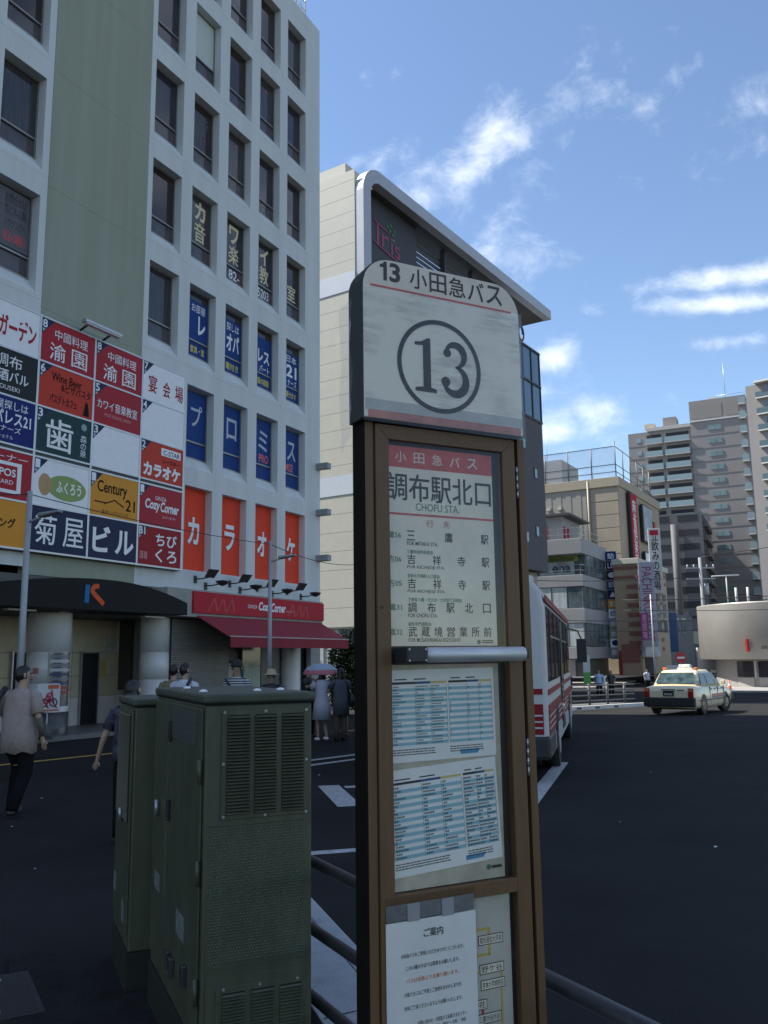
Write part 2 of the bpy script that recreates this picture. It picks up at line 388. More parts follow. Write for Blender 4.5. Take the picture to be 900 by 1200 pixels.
c, lid = cabinet('smaller green cabinet standing behind the large louvred one', (-1.40, 4.97, .145), .45, .65, 1.36, False)
dr = MB(-.145).box(-.012, -.0005, .03, .62, .30, 1.49).build('door', GRN, c, bevel=.005)
mb = MB(-.145)
for i in range(44):
    z = .88 + i*.0132; mb.add([(-.0125, .08, z), (-.0125, .58, z), (-.022, .58, z+.004), (-.022, .08, z+.004), (-.0125, .58, z+.011), (-.0125, .08, z+.011)], [(0,3,2,1), (3,5,4,2)])
tag(mb.build('slats', GRN, dr), kind='stuff')
MB(-.145).tube([(-.026, .30, .86), (-.026, .30, .93)], .013, 10).build('handle', STEEL, dr)
for yy, zz in ((.50, .50), (.12, .42)): MB(-.145).box(-.0150, -.0125, yy, yy+.09, zz-.07, zz+.03).build('sticker', STICK, dr)

# ================================================================== bus stop post
BRZ = mat('bronze_anodised', (.140,.078,.038), .45, .0, spec=.3, var=.14, scale=18, stretch=(6,6,.4), bump=.05, bscale=40)
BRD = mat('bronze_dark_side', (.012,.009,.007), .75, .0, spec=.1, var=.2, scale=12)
INK = mat('faded_black_ink', (.045,.043,.040), .6, var=.45, scale=40, stretch=(1,1,4))
INK2 = mat('black_ink', (.03,.03,.03), .6, var=.3, scale=80)
GINK = mat('green_ink', (.05,.20,.10), .6, var=.25, scale=80)
RINK = mat('red_ink', (.55,.10,.09), .6, var=.2, scale=30)
PAPER = mat('poster_paper', (.80,.725,.60), .65, var=.10, scale=7)
PAPW = mat('white_paper', (.84,.83,.80), .65, var=.05, scale=9)
PAPY = mat('yellowed_paper', (.50,.46,.36), .7, var=.22, scale=12)
SLEEVE = glassy('clear_plastic_sleeve', (.975,.975,.97), .018, .15)
GLASS = glassy('poster_glass', (.985,.985,.975), .016, .03)
Z = -.145
bs = thing('bus_stop_post', 'tall bronze bus stop post with numbered header and timetables', 'bus stop', (-.049, 2.261, .145), 62.57)
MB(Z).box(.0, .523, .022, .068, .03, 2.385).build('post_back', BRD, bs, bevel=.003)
MB(Z).box(0, .0265, 0, .0215, .03, 2.385).build('side_pillar', BRZ, bs, bevel=.002)
MB(Z).box(.499, .523, 0, .0215, .03, 2.385).build('side_pillar', BRZ, bs, bevel=.002)
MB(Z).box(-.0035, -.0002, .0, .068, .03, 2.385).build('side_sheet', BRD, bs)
fr = MB(Z)
def mitred(mb, x0, x1, z0, z1, wl, wr, wt, wb, y0, y1):
    o = [(x0, z0), (x1, z0), (x1, z1), (x0, z1)]; i = [(x0+wl, z0+wb), (x1-wr, z0+wb), (x1-wr, z1-wt), (x0+wl, z1-wt)]
    for k in range(4):
        j = (k+1) % 4; mb.prism([o[k], o[j], i[j], i[k]], y0, y1)
mitred(fr, .029, .483, .22, 2.378, .040, .044, .040, .05, -.007, .020)
fr.box(.069, .439, -.0068, .019, 1.136, 1.172)
door = fr.build('door_frame', BRZ, bs, bevel=.0015)
for z0, z1 in ((2.205, 2.30), (1.43, 1.53)):
    for k in range(4): MB(Z).tube([(.491, -.004, z0+(z1-z0)*k/4+.001), (.491, -.004, z0+(z1-z0)*(k+1)/4-.001)], .0030, 10).build('hinge', STEEL, door)
MB(Z).tube([(.042, -.007, 1.885), (.042, -.009, 1.885)], .004, 10).build('lock', BLACK, door)
# display case behind the door: dark well, backing sheet and posters
MB(Z).box(.066, .441, .0200, .0218, .23, 2.35).build('case_back', mat('case_black', (.02,.018,.016), .5), bs)
MB(Z).box(.0695, .4385, -.001, .0002, 1.173, 2.336).build('glass_pane', GLASS, door)
MB(Z).box(.0695, .4385, -.001, .0002, .27, 1.135).build('glass_pane', GLASS, door)
MB(Z).tube([(.136, -.055, 1.761), (.450, -.055, 1.761)], .0195, 20).build('lamp_bar', mat('brushed_aluminium', (.62,.62,.62), .5, .6, var=.06, scale=40, stretch=(.1,1,1)), bs)
bb = MB(Z).box(.075, .137, -.078, -.0075, 1.740, 1.782).build('lamp_bracket', BLACK, bs, bevel=.005)
MB(Z).box(.452, .470, -.060, -.0075, 1.750, 1.772).build('lamp_bracket', BLACK, bs, bevel=.003)
for x in (.082, .130):
    for z in (1.747, 1.775): MB(Z).tube([(x, -.078, z), (x, -.0795, z)], .0025, 8).build('screw', STEEL, bb)
po = MB(Z).box(.068, .414, .0130, .0190, 1.785, 2.328).build('route_poster', PAPER, bs)
y = .0128
MB(Z).box(.068, .414, y-.0002, y+.0001, 2.268, 2.328).build('red_band', RINK, po)
def L_(body, x0, x1, z0, z1, m, p=po, bold=0, yy=.0122, **k): return lettering(body, x0, x1, z0, z1, yy, m, p, bold, oz=Z, **k)
POSTW = mat('cream_lettering', (.70,.66,.56), .6, var=.05)
for k, ch in enumerate('小田急バス'): L_(ch, .098+k*.058, .132+k*.058, 2.283, 2.313, POSTW, bold=.012)
L_('調布駅北口', .070, .408, 2.176, 2.252, INK, bold=.014)
L_('CHOFU STA.', .160, .300, 2.151, 2.172, GINK)
MB(Z).box(.068, .414, y-.0004, y-.0002, 2.136, 2.142).build('red_rule', RINK, po)
L_('行', .192, .215, 2.107, 2.127, RINK); L_('先', .246, .268, 2.107, 2.127, RINK)
rows = [(2.068, '鷹56', '三鷹駅', 'FOR MITAKA STA.', ''), (2.003, '吉06', '吉祥寺駅', 'FOR KICHIJOJI STA.', '三鷹市役所前経由'), (1.938, '吉05', '吉祥寺駅', 'FOR KICHIJOJI STA.', '杏林大学病院入口経由'),
        (1.874, '鷹31', '調布駅北口', 'FOR CHOFU STA.', '下連雀八幡・天文台・大沢四丁目経由'), (1.809, '鷹32', '武蔵境営業所前', 'FOR MUSASHISAKAI EIGYOSHO', '調布中門通経由')]
for z0, no, dest, en_, via in rows:
    L_(no, .073, .112, z0+.004, z0+.022, GINK, bold=.012)
    n = len(dest); x = .130; w = .026
    for k, ch in enumerate(dest):
        xx = .130 + k*((.362-w-.0)/(n-1) - .0) * ((.395-.130-w)/(.362-w)) if n > 1 else .13
        L_(ch, xx, xx+w, z0, z0+.0265, INK2, bold=.014)
    L_(en_, .130, .130+.0065*len(en_), z0-.0135, z0-.0030, INK2, bold=.006)
    if via: L_(via, .130, .130+.0100*len(via), z0+.0285, z0+.0395, GINK, bold=.012)
MB(Z).tube([(.352, .0123, 1.795), (.352, .0121, 1.795)], .006, 14).build('round_mark', GINK, po)
for k in range(2): MB(Z).box(.362, .400, .0121, .0123, 1.792+k*.005, 1.7945+k*.005).build('small_print', INK2, po)
# timetables
CYAN = mat('timetable_blue', (.30,.52,.60), .6, var=.08); NAVY = mat('timetable_navy', (.04,.10,.25), .6); YEL = mat('timetable_yellow', (.62,.52,.20), .6)
LOGO = mat('timetable_logo_blue', (.08,.30,.50), .5)
back = MB(Z).box(.066, .414, .0150, .0192, 1.174, 1.736).build('backing_sheet', PAPY, bs)
def timetable(x0, x1, z0, z1, split, seed, tilt):
    rnd = random.Random(seed)
    s = MB().box(x0, x1, .0122, .0145, z0, z1).build('timetable', PAPW, bs); s.location = (0, 0, Z); s.rotation_euler = (0, tilt, 0)
    zc = (z0+z1)/2
    s.location = (-zc*math.sin(tilt), 0, Z + x0*math.sin(tilt))
    stripes, marks, head, nav, yel = MB(), MB(), MB(), MB(), MB()
    y = .0120; top = z1-.040; bot = z0+.042; n = 20; dz = (top-bot)/n
    for (a, b) in ((x0+.008, x0+(x1-x0)*split), (x0+(x1-x0)*split+.006, x1-.008)):
        w = b-a
        head.box(a, a+w*.42, y-.0002, y, top+.003, top+.009); nav.box(a+w*.42, a+w*.70, y-.0002, y, top+.003, top+.009); yel.box(a+w*.70, b, y-.0002, y, top+.003, top+.009)
        for k in range(n):
            if k % 2 == 0: stripes.box(a, b, y-.0002, y, bot+k*dz, bot+(k+1)*dz)
        for c_ in (0, .42, .70, 1): marks.box(a+w*c_-.0003, a+w*c_+.0003, y-.0005, y-.0003, bot, top)
        for k in range(n):
            for c0, c1 in ((.02, .40), (.44, .68), (.72, .98)):
                m = rnd.randint(1, 6) if split > .55 or a < x0+.02 else rnd.choice((0, 0, 1))
                for q in range(m):
                    xx = a + w*c0 + q*.0062
                    if xx + .005 > a+w*c1: break
                    marks.box(xx, xx+.0018, y-.0005, y-.0003, bot+k*dz+.002, bot+(k+1)*dz-.0022); marks.box(xx+.0026, xx+.0044, y-.0005, y-.0003, bot+k*dz+.003, bot+(k+1)*dz-.0022)
        for r_ in range(3):
            x = a
            while x < a+w*.75: d = rnd.uniform(.003, .012); marks.box(x, x+d, y-.0005, y-.0003, bot-.012-r_*.006, bot-.0095-r_*.006); x += d+.002
        for x in (a+w*.05, a+w*.4): marks.box(x, x+w*.22, y-.0005, y-.0003, top+.014, top+.017)
    for mb, m, nm in ((stripes, CYAN, 'blue_rows'), (marks, INK2, 'printed_figures'), (head, INK2, 'header_cells'), (nav, NAVY, 'weekday_cells'), (yel, YEL, 'holiday_cells')): tag(mb.build(nm, m, s), kind='stuff')
    MB().prism([(x1-.115, z0+.010), (x1-.060, z0+.010), (x1-.052, z0+.022), (x1-.115, z0+.022)], y-.0004, y-.0002).build('logo_mark', LOGO, s)
    return s
timetable(.0695, .396, 1.487, 1.722, .535, 3, R_(-.6))
timetable(.068, .400, 1.208, 1.470, .66, 5, R_(-3.2))
MB(Z).tube([(.362, .0112, 1.204), (.362, .0108, 1.204)], .007, 14).build('round_mark', GINK, back)
MB(Z).box(.372, .402, .0110, .0112, 1.200, 1.207).build('small_print', INK2, back)
# lower window: route map
rm = MB(Z).box(.066, .425, .0150, .0190, .28, 1.132).build('route_map', mat('map_paper', (.55,.53,.46), .65, var=.1), bs)
YL = mat('route_yellow', (.62,.42,.10), .6); RLn = mat('route_red', (.50,.06,.12), .6)
yy = .0146
for (x0, x1, z0, z1) in ((.30, .360, 1.048, 1.054), (.352, .360, .985, 1.054), (.30, .360, .985, .991), (.300, .345, .945, .951), (.388, .394, .70, .945), (.30, .394, .70, .706)): MB(Z).box(x0, x1, yy-.0003, yy, z0, z1).build('route_line', YL, rm)
MB(Z).box(.326, .334, yy-.0003, yy, .60, .868).build('route_line', RLn, rm); MB(Z).box(.30, .37, yy-.0003, yy, .70, .708).build('route_line', RLn, rm)
for txt, x0, x1, zc in (('電気通信大学前', .324, .398, 1.024), ('野ケ谷', .326, .398, .953), ('杏林大学病院前', .328, .400, .915), ('糀', .305, .342, .870), ('三鷹市役所前', .315, .386, .835), ('三鷹駅', .318, .386, .800), ('深大寺', .318, .386, .765), ('御塔坂', .318, .386, .730)):
    MB(Z).box(x0-.002, x1+.002, yy-.0006, yy-.0003, zc-.0125, zc+.0125).build('stop_box', INK2, rm)
    MB(Z).box(x0, x1, yy-.0009, yy-.0007, zc-.0105, zc+.0105).build('stop_box', PAPER, rm)
    L_(txt, x0+.003, x1-.003, zc-.008, zc+.008, INK2, rm, .004, yy-.0011)
# notice in a clear sleeve taped over the lower door
nz_ = MB(Z).box(.040, .301, -.0098, -.0086, .745, 1.110).build('notice_sheet', PAPW, bs)
MB(Z).box(.038, .303, -.0108, -.0101, .740, 1.168).build('plastic_sleeve', SLEEVE, nz_)
for x in (.10, .20): MB(Z).box(x, x+.035, -.0114, -.0109, 1.108, 1.150).build('tape', mat('clear_tape', (.27,.27,.27), .7, var=.1, spec=.2), nz_)
MB(Z).box(.042, .298, -.0085, -.0075, 1.112, 1.150).build('sleeve_top', mat('sleeve_grey', (.21,.21,.215), .6, var=.2, scale=30, spec=.2), nz_)
yy = -.0112
L_('ご案内', .145, .202, 1.066, 1.086, INK2, nz_, .02, yy)
ORNG = mat('orange_ink', (.60,.14,.04), .6)
for txt, x0, x1, zc, m in (('小田急バスをご利用いただきありがとうございます。', .080, .262, 1.030, INK2), ('この13番のりばでは降車をお願いします。', .094, .248, 1.001, INK2), ('バスは前扉よりお乗り願います。', .094, .246, .972, ORNG),
                           ('お客さまにはご不便とご迷惑をおかけしますが、', .088, .254, .941, INK2), ('何卒ご了承くださいますようお願いいたします。', .088, .254, .910, INK2), ('お問い合わせ：小田急バスお客さまセンター', .124, .266, .872, INK2), ('受付時間 9：00～18：00', .118, .262, .858, INK2)):
    L_(txt, x0, x1, zc-.0052, zc+.0052, m, nz_, .008, yy)
# header plate
def streaky(name, c1_, c2_):
    m = mat(name, c1_, .45, var=0); t = m.node_tree; p = t.nodes['Principled BSDF']
    co = nd(t, 'ShaderNodeTexCoord'); mp = nd(t, 'ShaderNodeMapping'); mp.inputs['Scale'].default_value = (9, 9, 60); t.links.new(co.outputs['Object'], mp.inputs[0])
    n = nd(t, 'ShaderNodeTexNoise'); n.inputs['Scale'].default_value = 1; n.inputs['Detail'].default_value = 5; n.inputs['Distortion'].default_value = .8; t.links.new(mp.outputs[0], n.inputs['Vector'])
    mp2 = nd(t, 'ShaderNodeMapping'); mp2.inputs['Scale'].default_value = (7, 7, 6); t.links.new(co.outputs['Object'], mp2.inputs[0])
    n2 = nd(t, 'ShaderNodeTexNoise'); n2.inputs['Scale'].default_value = 1; n2.inputs['Detail'].default_value = 3; t.links.new(mp2.outputs[0], n2.inputs['Vector'])
    r = nd(t, 'ShaderNodeMapRange'); r.inputs[1].default_value = .36; r.inputs[2].default_value = .60; t.links.new(n.outputs[0], r.inputs[0])
    r2 = nd(t, 'ShaderNodeMapRange'); r2.inputs[1].default_value = .42; r2.inputs[2].default_value = .60; t.links.new(n2.outputs[0], r2.inputs[0])
    k = mth(t, 'MULTIPLY', r.outputs[0], r2.outputs[0])
    mx = nd(t, 'ShaderNodeMix', data_type='RGBA'); mx.inputs[6].default_value = (*c1_, 1); mx.inputs[7].default_value = (*c2_, 1)
    t.links.new(k, mx.inputs[0]); t.links.new(mx.outputs[2], p.inputs['Base Color'])
    b = nd(t, 'ShaderNodeBump'); b.inputs['Strength'].default_value = .25; b.inputs['Distance'].default_value = .004; t.links.new(n.outputs[0], b.inputs['Height']); t.links.new(b.outputs[0], p.inputs['Normal'])
    return m
HEAD = streaky('weathered_header', (.88,.82,.71), (.62,.58,.505))
STRIP = mat('header_strip', (.66,.575,.47), .5, var=.08, scale=12)
hx0, hx1, hz0, hz1 = -.017, .503, 2.383, 2.846
def header_outline(ins=0):
    pts = [(hx0+ins, hz0+ins), (hx1-ins, hz0+ins)]
    for k in range(9): a = R_(90*k/8); pts.append((hx1-ins-.088+.088*math.cos(a), hz1-ins-.095+.095*math.sin(a)))
    for k in range(9): a = R_(90+90*k/8); pts.append((hx0+ins+.085+.085*math.cos(a), hz1-ins-.085+.085*math.sin(a)))
    return pts
hb = MB(Z).prism(header_outline(0), -.024, .062).build('header_box', mat('header_grey', (.060,.060,.056), .7, var=.1, spec=.2), bs, bevel=.003)
hf = MB(Z).prism(header_outline(.003), -.030, -.0242).build('header_face', HEAD, bs, bevel=.002)
sp = [p for p in header_outline(.004) if p[1] > 2.763] 
MB(Z).prism([(hx0+.006, 2.763)] + [(hx1-.006, 2.763)] + sp, -.0306, -.0301).build('header_strip', STRIP, hf)
def H_(body, x0, x1, z0, z1, m, bold=0): return lettering(body, x0, x1, z0, z1, -.0312, m, hf, bold, oz=Z)
H_('3', .066, .100, 2.780, 2.836, INK, .03)
one = MB(Z); one.add([(x, -.0312, z) for x, z in ((.047, 2.780), (.058, 2.780), (.058, 2.836), (.050, 2.836), (.046, 2.829), (.036, 2.825), (.036, 2.817), (.047, 2.818))], [[7,6,5,4,3,2,1,0]]); one.build('numeral', INK, hf)
for k, ch in enumerate('小田急バス'): H_(ch, .130+k*.064, .186+k*.064, 2.775, 2.833, INK, .014)
MB(Z).box(.006, .472, -.0312, -.0307, 2.758, 2.7635).build('red_rule', RINK, hf)
MB(Z).box(-.004, .492, -.0306, -.0302, 2.386, 2.408).build('red_band', mat('faded_red', (.50,.20,.17), .5, var=.3, scale=20), hf)
MB(Z).box(-.012, .498, -.0309, -.0307, 2.408, 2.438).build('tape_band', mat('grey_tape', (.50,.49,.46), .4, var=.12, scale=20), hf)
ring = MB(Z); n = 72; cxh, czh = .222, 2.557
ring.add([(cxh + r*math.cos(2*math.pi*k/n), -.0312, czh + r*math.sin(2*math.pi*k/n)) for r in (.136, .1225) for k in range(n)], [(k, (k+1) % n, n+(k+1) % n, n+k) for k in range(n)])
ring.build('ring', INK, hf)
num = MB(Z)     # serif one and three
def poly(mb, pts, y=-.0314): mb.add([(x, y, z) for x, z in pts], [list(range(len(pts)))])
zb, zt = 2.478, 2.634
poly(num, [(.142, zb), (.210, zb), (.210, zb+.010), (.192, zb+.014), (.192, zt), (.182, zt), (.163, zt-.012), (.142, zt-.015), (.142, zt-.024), (.168, zt-.022), (.168, zb+.014), (.142, zb+.010)][::-1])
def ribbon(mb, pts, y=-.0314):
    L, Rr = [], []
    for i, (x, z, w) in enumerate(pts):
        a = pts[max(i-1, 0)]; b = pts[min(i+1, len(pts)-1)]; dx, dz = b[0]-a[0], b[1]-a[1]; l = math.hypot(dx, dz) or 1
        L.append((x - dz/l*w/2, y, z + dx/l*w/2)); Rr.append((x + dz/l*w/2, y, z - dx/l*w/2))
    m = len(L); mb.add(L+Rr, [(i, m+i, m+i+1, i+1) for i in range(m-1)])
def arc(cx, cz, rx, rz, a0, a1, w0, w1, wm, n=16):
    return [(cx + rx*math.cos(R_(a0+(a1-a0)*k/n)), cz + rz*math.sin(R_(a0+(a1-a0)*k/n)), (w0*(1-k/n)+w1*k/n) + (wm-(w0+w1)/2)*math.sin(math.pi*k/n)) for k in range(n+1)]
ribbon(num, arc(.272, zt-.039, .031, .033, 160, -80, .008, .006, .022)); ribbon(num, arc(.270, zb+.045, .037, .040, 85, -165, .006, .008, .025))
def disc(mb, x, z, r, y=-.0315): mb.add([(x+r*math.cos(2*math.pi*k/14), y, z+r*math.sin(2*math.pi*k/14)) for k in range(14)], [list(range(14))])
disc(num, .247, zt-.033, .0125); disc(num, .240, zb+.038, .0145)
num.build('numeral', INK, hf)
# worn clear sleeve pulled over the header, its loose edge hanging at the left
MB(Z).prism([(hx0-.002, 2.375), (hx1+.004, 2.372), (hx1+.004, 2.76), (hx0-.002, 2.76)], -.0338, -.0332).build('plastic_sleeve', SLEEVE, hf)
fl = MB(Z); nn = 10
PLAS = glassy('wrinkled_plastic', (.85,.86,.87), .06, .2)
vs = [(-.0195 - .006*j - .003*math.sin(k*1.1+j), .040 + .005*j + .003*math.sin(k*2.3+j), 2.345 + .40*k/nn - .01*j) for k in range(nn+1) for j in range(5)]
fl.add(vs, [(k*5+j, k*5+j+1, (k+1)*5+j+1, (k+1)*5+j) for k in range(nn) for j in range(4)], True); fl.build('loose_sleeve', PLAS, hb)
# ================================================================== grey office building with the sign wall
GREY = mat('pale_grey_render', (.58,.605,.595), .85, var=.075, scale=1.1, bump=.12, bscale=40, stretch=(1.6,1.6,.12), spec=.2)
GREEN = mat('sage_green_render', (.300,.320,.255), .85, var=.09, scale=.9, bump=.12, bscale=40, stretch=(1.6,1.6,.12), spec=.2)
REVEAL = GREY
FRAME = mat('window_frame_bronze', (.27,.26,.25), .4, .5, var=.1)
PANE = mat('dark_window_glass', (.030,.028,.038), .05, 0, var=.35, scale=.9, spec=.6)
PANE3 = mat('brown_reflection_glass', (.030,.020,.018), .05, 0, var=.4, scale=1.3, spec=.6)  # reddish-brown reflections are put into this pane colour
PANE2 = mat('curtained_window_glass', (.045,.040,.042), .05, 0, var=.5, scale=4, spec=.6, stretch=(6,1,.2))
A = thing('office_building', 'grey and green office block with rows of deep-set windows', 'building', (-7.65, 21.66, 0), 26.8)
REC = .26
cols = [2.17+1.787*k for k in range(5)] + [-3.08-1.787*k for k in range(3)]
CW = 1.285
rows_a = [(z-2.55, z) for z in (10.03, 13.27, 16.50, 19.74, 22.98, 26.22)]
SL, SR, ZT, DEP = -30.0, 11.66, 27.33, 15.0
wall = MB()
def opening(mb, x0, x1, z0, z1, sill=.36):
    """reveals of one deep-set window with a sloped sill"""
    mb.add([(x0,0,z0),(x1,0,z0),(x1,0,z1),(x0,0,z1),(x0,REC,z0+sill),(x1,REC,z0+sill),(x1,REC,z1),(x0,REC,z1)], [(0,1,5,4),(1,2,6,5),(2,3,7,6),(3,0,4,7)])
xsorted = sorted(cols)
def strips(mb, xa, xb, za, zb, cl, rw):
    """front skin between xa..xb, za..zb with openings left out"""
    cl = [c for c in cl if xa <= c < xb]
    zz = za
    for (z0, z1) in sorted(rw) + [(zb, zb)]:
        if z0 > zz + 1e-6: mb.quad((xa,0,zz), (xb,0,zz), (xb,0,z0), (xa,0,z0))
        if z1 > z0:
            x = xa
            for c in sorted(cl):
                mb.quad((x,0,z0), (c,0,z0), (c,0,z1), (x,0,z1)); x = c+CW
            mb.quad((x,0,z0), (xb,0,z0), (xb,0,z1), (x,0,z1))
        zz = z1
kar = (4.42, 6.93)
strips(wall, 1.96, SR, 4.42, ZT, [c for c in cols if c > 0], [kar]+rows_a)
strips(wall, SL, -1.585, 4.0, ZT, [c for c in cols if c < 0], rows_a)
for c in cols:
    for (z0, z1) in rows_a: opening(wall, c, c+CW, z0, z1)
for c in cols[:5]: opening(wall, c, c+CW, *kar, sill=.03)
wall.quad((1.96,0,3.83), (SR,0,3.83), (SR,0,4.42), (1.96,0,4.42))
# sides, back and roof
wall.quad((SR,0,-1), (SR,DEP,-1), (SR,DEP,ZT), (SR,0,ZT)); wall.quad((SL,0,-1), (SL,0,ZT), (SL,DEP,ZT), (SL,DEP,-1)); wall.quad((SL,DEP,-1), (SL,DEP,ZT), (SR,DEP,ZT), (SR,DEP,-1))
wall.quad((SL,0,ZT), (SR,0,ZT), (SR,.3,ZT), (SL,.3,ZT)); wall.quad((SL,.3,ZT-.9), (SR,.3,ZT-.9), (SR,DEP,ZT-.9), (SL,DEP,ZT-.9)); wall.quad((SL,.3,ZT), (SR,.3,ZT), (SR,.3,ZT-.9), (SL,.3,ZT-.9))
wl = wall.build('wall', GREY, A)
gp = MB().box(-1.583, 1.958, -.012, .3, 3.83, ZT-.002).build('green_panel', GREEN, A)
for z in (10.4, 13.65, 16.89, 20.11, 23.35, 26.6): MB().box(-1.583, 1.958, -.0125, -.0115, z-.007, z+.007).build('joint', mat('green_joint', (.19,.22,.165), .9), gp)  # panel joints as thin strips in a darker green
for z in (10.4, 13.65, 16.89, 20.11, 23.35, 26.6):
    MB().box(1.962, SR, -.0015, .001, z+.18, z+.19).build('joint', mat('grey_joint', (.40,.42,.41), .9), wl); MB().box(SL, -1.587, -.0015, .001, z+.18, z+.19).build('joint', mat('grey_joint', (.40,.42,.41), .9), wl)
# one window: frame, transom, two panes
def win_meshes(w, h, tz):
    f = MB(); t = .045
    f.box(0, t, 0, .07, 0, h); f.box(w-t, w, 0, .07, 0, h); f.box(t, w-t, 0, .07, 0, t); f.box(t, w-t, 0, .07, h-t, h); f.box(t, w-t, -.005, .07, tz, tz+t)
    p1 = MB().box(t, w-t, .03, .04, tz+t, h-t); p2 = MB().box(t, w-t, .05, .06, t, tz)
    return f.mesh('frame'), p1.mesh('pane'), p2.mesh('pane')
WF, WP1, WP2 = win_meshes(CW, 2.55-.36, .52)
WP1.materials.append(PANE); WP2.materials.append(mat('lower_window_glass', (.065,.055,.058), .08, 0, var=.4, scale=1.5, spec=.6))
WF.materials.append(FRAME)
WP1c = WP1.copy(); WP1c.materials.clear(); WP1c.materials.append(PANE3)
WP1b = WP1.copy(); WP1b.materials.clear(); WP1b.materials.append(PANE2)
def recentre(o): return o
GOLD = mat('gold_vinyl', (.66,.56,.33), .5, var=.05); VINYLW = mat('white_vinyl', (.75,.76,.78), .5, var=.03)
BLUE = mat('blue_vinyl', (.014,.05,.20), .6, spec=.15, var=.12, scale=1.2); YELV = mat('yellow_vinyl', (.75,.62,.06), .5); GREYV = mat('grey_vinyl', (.42,.46,.52), .5)
ORV = mat('orange_vinyl', (.75,.13,.08), .5); KAR = mat('karaoke_orange', (.72,.070,.035), .7, spec=.12, var=.06, scale=.8)
MINT = mat('pale_blind', (.48,.54,.50), .7, var=.05)
IY = REC+.028
def W_(body, win, x0, x1, z0, z1, m, bold=.01, y=.024):
    x0, x1 = .36+.66*x0, .36+.66*x1
    return lettering(body, x0, x1, z0, z1, y, m, win, bold)
for ri, (z0, z1) in enumerate(rows_a):
    for ci, c in enumerate(cols):
        w = bpy.data.objects.new('window', None); col.objects.link(w); w.parent = A; w.location = (c, REC, z0+.36)
        place(WF, 'frame', None, w)
        place((WP1, WP1b, WP1c, WP1)[(ri*5+ci*3) % 4], 'pane', None, w)
        place(WP2, 'pane', None, w)
        if (ri*7+ci*5) % 6 == 2 and ri > 2: MB().box(.05, CW-.05, .034, .038, 1.2+.2*(ci % 3), 2.14).build('blind', mat('grey_blind', (.16,.16,.155), .8), w)
        if ri == 2 and 1 <= ci <= 4:
            up = ['カ', 'ワ', 'イ', ''][ci-1]; lo = ['音', '楽', '教', '室'][ci-1]
            a = .18
            if up: W_(up, w, a, a+.80, 1.38, 2.02, GOLD, .03)
            W_(lo, w, a-.02, a+.82, .66 if ci < 4 else .70, 1.30, GOLD, .018)
            if ci == 2: W_('82-', w, .25, 1.15, .12, .45, VINYLW, .01, .046)
            if ci == 3: W_('5203', w, .08, 1.08, .12, .45, VINYLW, .01, .046)
        if ri == 1 and 1 <= ci <= 4:
            bl = MB().box(.05, CW-.05, .020, .026, .57, 1.86).build('banner', BLUE, w); bl2 = MB().box(.05, CW-.05, .040, .047, .05, .51).build('banner', BLUE, w)
            t1 = ['お部屋', '探しは', '', '日本'][ci-1]; t2 = ['レ', 'オパ', 'レス', '21'][ci-1]; t3 = ['', '', 'パート', 'ナーズ'][ci-1]; t4 = ['家具・家', '電付き', '築の部屋', '貸せます'][ci-1]
            if t1: W_(t1, w, .12, 1.12, 1.50, 1.78, VINYLW, .005, .018)
            W_(t2, w, .62 if ci == 1 else .12, 1.15, .80 if not t3 else .95, 1.42, VINYLW, .03, .018)
            if t3: W_(t3, w, .25, 1.15, .62, .88, VINYLW, .01, .018)
            W_(t4, w, .12, 1.15, .16, .40, YELV, .012, .038)
        if ri == 0 and 1 <= ci <= 4:
            MB().box(.05, CW-.05, .020, .026, .57, 2.14).build('banner', BLUE, w); MB().box(.05, CW-.05, .040, .047, .05, .51).build('banner', BLUE, w)
            W_('プロミス'[ci-1], w, .25, 1.05, 1.05, 1.75, GREYV, .012, .018)
            if ci == 3: W_('PRO', w, .30, 1.14, .64, .92, ORV, .008, .018)
            if ci == 4: W_('MISE', w, .06, .80, .64, .92, ORV, .008, .018)
        if ri == 4 and ci == 1: MB().box(.05, CW-.05, .022, .028, .57, 2.14).build('blind', MINT, w); 
        if ri == 3 and ci == 1: W_('エステ\n１Ｆ', w, .15, 1.05, .8, 1.8, mat('dark_print', (.10,.09,.12), .6), 0, .024)
        if ri == 3 and ci in (2, 3): W_('エステ' if ci == 2 else 'カフェ', w, .10, 1.1, .12, .42, mat('dim_print', (.16,.14,.13), .6), .01, .046)
        if (ri, ci) in ((5, 1), (4, 3), (3, 2), (5, 3)): MB().prism([(.66, 1.80), (.80, 1.80), (.73, 1.66)], .020, .024).build('fire_mark', mat('fire_red', (.45,.08,.12), .5), w)
        if ri == 1 and ci == 5:
            MB().box(.1, CW-.06, .012, .026, .62, 2.1).build('notice', mat('notice_grey', (.10,.10,.115), .7, var=.2, scale=3), w)
            W_('お問合せは\n当ビル１階', w, .2, 1.15, 1.45, 2.0, INK2, .01, .008); W_('ハウジングへ', w, .2, 1.15, 1.12, 1.36, INK2, .01, .008); W_('82-0881', w, .2, 1.15, .75, 1.02, mat('notice_red', (.5,.06,.07), .6), .01, .008)
        if ri == 1 and ci == 0: MB().box(.10, .55, .052, .056, .06, .46).build('poster', mat('poster_grey', (.3,.33,.35), .6, var=.4, scale=8), w); MB().box(.6, 1.2, .052, .056, .06, .5).build('poster', mat('poster_green', (.14,.42,.22), .6, var=.4, scale=6), w)
for ci, c in enumerate(cols[:5]):
    w = bpy.data.objects.new('window', None); col.objects.link(w); w.parent = A; w.location = (c, REC, kar[0])
    MB().box(0, CW, .0, .05, 0, 2.51).build('film', KAR, w)
    if ci: 
        W_('カラオケ'[ci-1], w, .20, 1.02, .78, 1.62, mat('letter_shadow', (.28,.06,.05), .6), .03, -.012); W_('カラオケ'[ci-1], w, .16, .98, .81, 1.65, VINYLW, .03, -.016)
